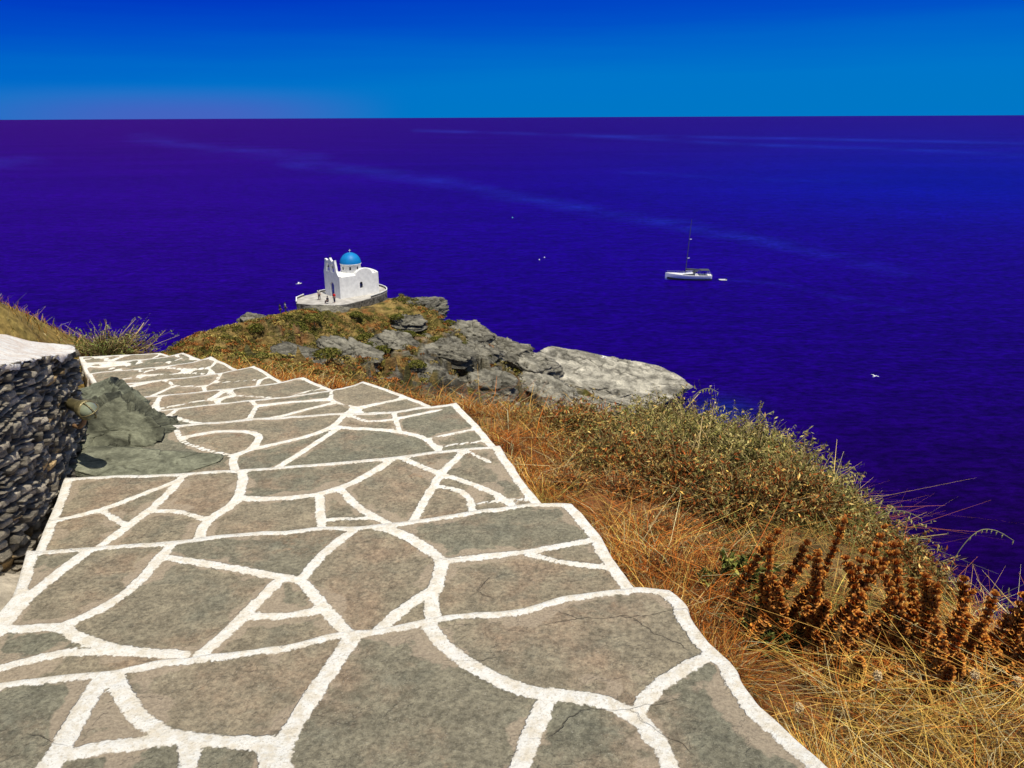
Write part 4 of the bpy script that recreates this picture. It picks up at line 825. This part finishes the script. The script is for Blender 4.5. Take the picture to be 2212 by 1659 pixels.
def stalk(seed,H):
    rr=random.Random(seed); e=empty('seed_stalk',(0,0,0))
    dx,dy=rr.uniform(-.08,.08),rr.uniform(-.06,.06); P=lambda t: Vector((dx*t*t,dy*t*t,H*t))
    b=MB(); b.tube([P(t) for t in (0,.25,.5,.75,1)],[.0045,.004,.0035,.003,.002],5); b.build('stem',SEEDS,e)
    V=[];F=[];Cc=[]; nw=int(H*rr.uniform(.72,.85)/.024)
    for k in range(nw):
        t=.20+.80*k/(nw-1)+rr.uniform(-.006,.006); c=P(t); R_=.0215*(1-.45*max(t-.8,0)/.2)*rr.uniform(.8,1.15)
        for q in range(11):
            if rr.random()<.10: continue
            a=2*math.pi*q/11+k*.5+rr.uniform(-.22,.22); o=len(V); d=Vector((math.cos(a),math.sin(a),0)); w=Vector((-d.y,d.x,0)); s=rr.uniform(.7,1.2)
            base=c+d*.002; tip=c+d*R_*s+Vector((0,0,.013*s+rr.uniform(-.005,.006))); r2=.0080*s
            nn=(tip-base).normalized(); u=nn.cross(w).normalized()
            for m_ in range(5):
                an=2*math.pi*m_/5; off=(w*math.cos(an)+u*math.sin(an)); V.append(base+off*r2*.3); V.append(base.lerp(tip,.6)+off*r2*.75); V.append(tip+off*r2)
                cs=rr.uniform(.6,1.35); Cc+=[(.07*cs,.018*cs,.004),(.34*cs,.095*cs,.014),(.64*cs,.29*cs,.06)]
            for m_ in range(5):
                m2=(m_+1)%5
                for g_ in (0,1): F.append((o+m_*3+g_,o+m2*3+g_,o+m2*3+g_+1,o+m_*3+g_+1))
    mobj('seed_head',np.array([tuple(v) for v in V]),np.array(F),FOL,e,cols=np.array(Cc))
    return e
ST=[(1655,1150),(1690,1180),(1720,1195),(1758,1165),(1785,1185),(1815,1135),(1845,1200),(1872,1215),(1905,1185),(1940,1230),(1985,1245),(1920,1275),(1962,1290),(2045,1268),(2072,1300),(2100,1255),(2120,1330),(2143,1295),(2190,1305),(2170,1370),(2205,1390),(2050,1350),(2085,1390),(1850,1290),(1885,1320),(1492,1185),(1745,1250),(1700,1250),(1805,1265),(1995,1340),(2020,1400),(1960,1400),(2212,1300),(1770,1310),(1665,1230),(2150,1440),(1830,1340),(1920,1370),(1730,1320),(1790,1380),(1870,1400),(2100,1460),(2190,1440),(1975,1190),(1880,1150),(2012,1300),(2230,1350),(2260,1320),(1940,1330),(1400,1130),(1900,1450),(2000,1470),(2060,1430),(2130,1390),(1640,1330),(1585,1270),(2165,1320),(2235,1400),(2025,1250),(2080,1340)]
protos=[stalk(s,.36) for s in range(6)]
used=set()
for k,(a,b_) in enumerate(ST):
    Yd=2.68-.0006*(a-1650)-.0013*(b_-1200)+(0.9 if a<1600 else 0)+random.uniform(-.10,.10); Yd=max(Yd,1.9); tp_=at_y(a+random.uniform(-8,8),b_,Yd); g0=float(Hn(tp_[:1],tp_[1:2])[0]); H_=min(max(.18,tp_[2]-g0),.44)*random.uniform(.85,1.05)
    pi=k%6
    if pi not in used: e=protos[pi]; used.add(pi)
    else: e=copy_tree(protos[pi])
    lx_,ly_=R(random.gauss(0,11)),R(random.gauss(8,13))
    e.location=(tp_[0]-H_*math.sin(ly_)*.9,tp_[1]+H_*math.sin(lx_)*.9,tp_[2]-H_*math.cos(ly_)); s=H_/.36; wv_=random.uniform(.8,1.12); e.scale=(wv_,wv_,s); e.rotation_euler=(lx_,ly_,0)
    tag(e,'brown dried flower stalk with stacked seed whorls in the right hand clump' if a>1560 else ('lone brown dried seed stalk in the rust grass by the path' if a>1450 else 'short dried seed stalk in the red grass left of all other stalks'),'dried flower stalk','dried seed stalks above the sea' if a>1560 else None)
OATM=plain('oat_straw',(.34,.33,.13),.8)
def oat(pts,Yd,label,r=.0013,sp=8):
    P=[at_y(a,b_,Yd) for a,b_ in pts]; P=chaikin(np.array(P),2); base=P[0].copy(); g0=float(Hn(base[:1],base[1:2])[0]); base[2]=min(base[2],g0); 
    o=base.copy(); e=empty('oat_stem',tuple(o),0,label,'grass stem','tall grass stems leaning over the sea')
    Q=[tuple(base-o)]+[tuple(p-o) for p in P]
    s=r*max(1,Yd/3.); b=MB(); b.tube(Q,[s]*len(Q),4); b.build('stem',OATM,e)
    for k in range(sp):
        b=MB(); t=.5+.5*k/(sp-1); p=P[int(t*(len(P)-1))]-o; l=.011*max(1,Yd/3.2); d=np.array([random.uniform(-.4,.4)*l,0,-l*.7]); q=p+d
        b.tube([tuple(p),tuple(q),tuple(q+np.array([0,0,-l]))],[.0005,.0028*max(1,Yd/3.),.0006],4); b.build('spikelet',OATM,e)
for k,(pts,Yd) in enumerate([([(2035,1330),(2050,1220),(2105,1145),(2150,1142),(2190,1168)],2.9),([(1480,900),(1500,850),(1530,836),(1552,848)],6.5),([(1600,960),(1635,905),(1672,888)],5.8),([(1630,990),(1670,945),(1716,938)],5.4),([(1690,1030),(1735,1010),(1758,985)],5.),([(1750,1080),(1790,1030),(1845,1008)],4.6),([(1860,1160),(1900,1110),(1950,1100),(1990,1120)],4.),([(2160,1400),(2175,1340),(2180,1270)],2.6),([(1930,1200),(1960,1160),(2010,1165)],3.6)]):
    oat(pts,Yd,['tall arching oat stem at the far right over the dark sea','thin curled grass stem beside the tip of the rock ledge','slim grass stem rising left in the bush belt','slim grass stem leaning right below the first curled one','short grass stem on the bush skyline','straight grass stem pointing right over the sea','drooping oat stem on the skyline above the seed stalks','upright grass stem among the rightmost seed stalks','short drooping stem above the right clump of stalks'][k])
for k,(a,b_) in enumerate([(2105,1462),(1895,1465),(1725,1535),(2195,1478),(2060,1600)]):
    Yd=2.0-.0006*(b_-1450); p=at_y(a,b_,Yd); g0=float(Hn(p[:1],p[1:2])[0]); H_=max(.08,p[2]-g0)
    e=empty('hare_tail_grass',(p[0],p[1],p[2]-H_),0,'pale fluffy grass head on a thin stem '+['at the right below the seed stalks','under the middle of the seed stalk clump','in the gold grass nearest the path','at the far right edge of the photo','low in the gold grass at lower right'][k],'grass','fluffy grass heads')
    b=MB(); b.tube([(0,0,0),(.004,0,H_*.5),(0,0,H_)],.0012,4); b.build('stem',OATM,e)
    n=260; d=rng.standard_normal((n,3)); d/=np.linalg.norm(d,axis=1)[:,None]; c_=d*np.array([.009,.009,.014])+np.array([0,0,H_+.01]); 
    Vl,Fl,Cl=leaves(c_,np.full(n,.006),pal(n,[(.75,.6,.35),(.6,.42,.2)],[2,1],.15),2.4); mobj('fluffy_head',Vl,Fl,FOL,e,cols=Cl)
# ---------- headland scrub
n=10500; X_=rng.uniform(-48,18,n); Y_=rng.uniform(60,136,n); Z_=Hh(X_,Y_); a_,b_=project(np.stack([X_,Y_,Z_],-1))
i=np.clip(((X_-HX[0])/.27).astype(int),0,len(HX)-1); j=np.clip(((Y_-HY[0])/.30).astype(int),0,len(HY)-1)
ok=(rng.random(n)<VEG[j,i]*.8+.07)&~((np.abs(a_-735)<115)&(np.abs(b_-655)<24)&(Y_>118))&(a_<1150); X_,Y_,Z_=X_[ok],Y_[ok],Z_[ok]
nc=len(X_); per=34; cr=rng.uniform(.22,.72,nc)
cen=np.repeat(np.stack([X_,Y_,Z_],-1),per,0); rr_=np.repeat(cr,per)[:,None]; d=rng.standard_normal((nc*per,3)); d/=np.linalg.norm(d,axis=1)[:,None]; d[:,2]=np.abs(d[:,2])*.65
nq=fbm(P3(X_*.15,Y_*.15),3,171)[:,None]
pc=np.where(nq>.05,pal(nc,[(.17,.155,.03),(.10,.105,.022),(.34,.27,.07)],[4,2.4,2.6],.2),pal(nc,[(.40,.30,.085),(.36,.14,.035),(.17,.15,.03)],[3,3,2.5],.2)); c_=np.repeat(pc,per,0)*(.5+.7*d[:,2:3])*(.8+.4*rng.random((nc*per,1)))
Vl,Fl,Cl=leaves(cen+d*rr_,np.full(nc*per,.19),c_,1.3); o=mobj('scrub',Vl,Fl,FOLFAR,cols=Cl); tag(o,'low olive scrub covering the upper slope of the headland','scrub',kind='stuff')
SH=[(885,728,1.4),(972,703,1.2),(945,742,1.5),(1000,752,1.3),(1040,766,1.3),(795,735,1.4),(685,695,1.5),(745,745,1.4),(775,685,1.0),(905,792,1.2),(650,715,1.4),(715,770,1.3),(560,715,1.2),(860,690,1.1),(830,760,1.3),(1120,800,1.0)]
BARK=plain('bark',(.1,.07,.05))
for k,(a,b_,r) in enumerate(SH):
    p=raydist_head(a,b_)
    if p is None: continue
    p=np.array(p)+np.array([0,-1.6,.6])
    e=empty('headland_shrub',tuple(p),0,'rounded olive shrub on the rocky headland slope','shrub','rounded shrubs on the headland')
    n=900; d=rng.standard_normal((n,3)); d/=np.linalg.norm(d,axis=1)[:,None]; d[:,2]=np.abs(d[:,2])*.6; k_=1+.3*fbm(d*2+k*9,3,k)
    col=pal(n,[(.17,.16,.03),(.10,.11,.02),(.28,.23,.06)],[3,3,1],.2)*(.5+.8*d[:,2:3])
    Vl,Fl,Cl=leaves(d*r*k_[:,None]*rng.uniform(.75,1.05,(n,1)),np.full(n,.2),col,1.4); mobj('foliage',Vl,Fl,FOLFAR,e,cols=Cl)
    b=MB(); b.tube([(0,0,-1.4),(0.05,0,r*.3)],[.1,.05],6); b.build('trunk',BARK,e)
# ---------- camera, light, world
cd=bpy.data.cameras.new('camera'); cam=bpy.data.objects.new('camera',cd); COL.objects.link(cam); cd.sensor_width=36; cd.lens=36*FP/2212; cd.clip_start=.05; cd.clip_end=400000
cam.matrix_world=Matrix.Translation((0,0,CAMZ))@M.to_4x4(); S.camera=cam
s=Vector((.20,-.30,.90)).normalized(); ld=bpy.data.lights.new('sun','SUN'); ld.energy=4.8; ld.angle=R(.5); ld.color=(1,.955,.86); lo=bpy.data.objects.new('sun',ld); COL.objects.link(lo); lo.rotation_euler=s.to_track_quat('Z','Y').to_euler(); lo.location=(0,0,80)
w=bpy.data.worlds.new('World'); S.world=w; w.use_nodes=True; t=w.node_tree; bg=t.nodes['Background']; bg.inputs['Strength'].default_value=1
sk=t.nodes.new('ShaderNodeTexSky'); sk.sky_type='NISHITA'; sk.sun_disc=False; sk.sun_elevation=math.asin(s.z); sk.sun_rotation=math.atan2(s.x,s.y)
def nn(ty,**k):
    x=t.nodes.new(ty)
    for a,b in k.items(): setattr(x,a,b)
    return x
tc=nn('ShaderNodeTexCoord'); sp=nn('ShaderNodeSeparateXYZ'); t.links.new(tc.outputs['Generated'],sp.inputs[0])
def mth(op,a,b=0.):
    x=nn('ShaderNodeMath',operation=op)
    for i,v in enumerate((a,b)):
        if isinstance(v,bpy.types.NodeSocket): t.links.new(v,x.inputs[i])
        else: x.inputs[i].default_value=v
    return x.outputs[0]
def mxc(f,a,b,mode='MIX'):
    x=nn('ShaderNodeMix',data_type='RGBA',blend_type=mode)
    for i,v in ((0,f),(6,a),(7,b)):
        if isinstance(v,bpy.types.NodeSocket): t.links.new(v,x.inputs[i])
        elif i==0: x.inputs[0].default_value=v
        else: x.inputs[i].default_value=(*v,1) if len(v)==3 else v
    return x.outputs[2]
def mrg(v,a,b,c=0.,d=1.):
    x=nn('ShaderNodeMapRange'); x.interpolation_type='SMOOTHSTEP'; t.links.new(v,x.inputs[0])
    for i,q in enumerate((a,b,c,d)): x.inputs[1+i].default_value=q
    return x.outputs[0]
mp=nn('ShaderNodeMapping'); mp.inputs['Scale'].default_value=(1.2,1.2,26); t.links.new(tc.outputs['Generated'],mp.inputs[0])
nz=nn('ShaderNodeTexNoise'); nz.inputs['Scale'].default_value=2.2; nz.inputs['Detail'].default_value=6; t.links.new(mp.outputs[0],nz.inputs[0])
el=mth('ADD',sp.outputs[2],mth('MULTIPLY',mth('SUBTRACT',nz.outputs[0],.5),.030))
el=mth('SUBTRACT',el,mth('MULTIPLY',sp.outputs[0],.035))
cr=nn('ShaderNodeValToRGB'); t.links.new(mth('MULTIPLY',el,5.),cr.inputs[0])
E=cr.color_ramp.elements; E[0].position=0; E[0].color=(.000,.185,.57,1); E[1].position=1; E[1].color=(.0,.025,.45,1)
for p_,c_ in ((.18,(.0,.18,.59)),(.34,(.0,.135,.59)),(.50,(.0,.08,.58)),(.68,(.0,.045,.55))): q=E.new(p_); q.color=(*c_,1)
hz=mth('MULTIPLY',mrg(mth('ABSOLUTE',mth('ADD',sp.outputs[0],.37)),.26,.02),mrg(sp.outputs[2],.04,.003))
skc=mxc(mth('MULTIPLY',hz,.55),cr.outputs[0],(.10,.085,.50))
ni=mxc(1.,sk.outputs[0],(.085,.085,.085),'MULTIPLY')
fin=mxc(mrg(sp.outputs[2],.16,.34),skc,ni); t.links.new(fin,bg.inputs[0])
S.view_settings.view_transform='Standard'; S.view_settings.look='None'; S.view_settings.exposure=0
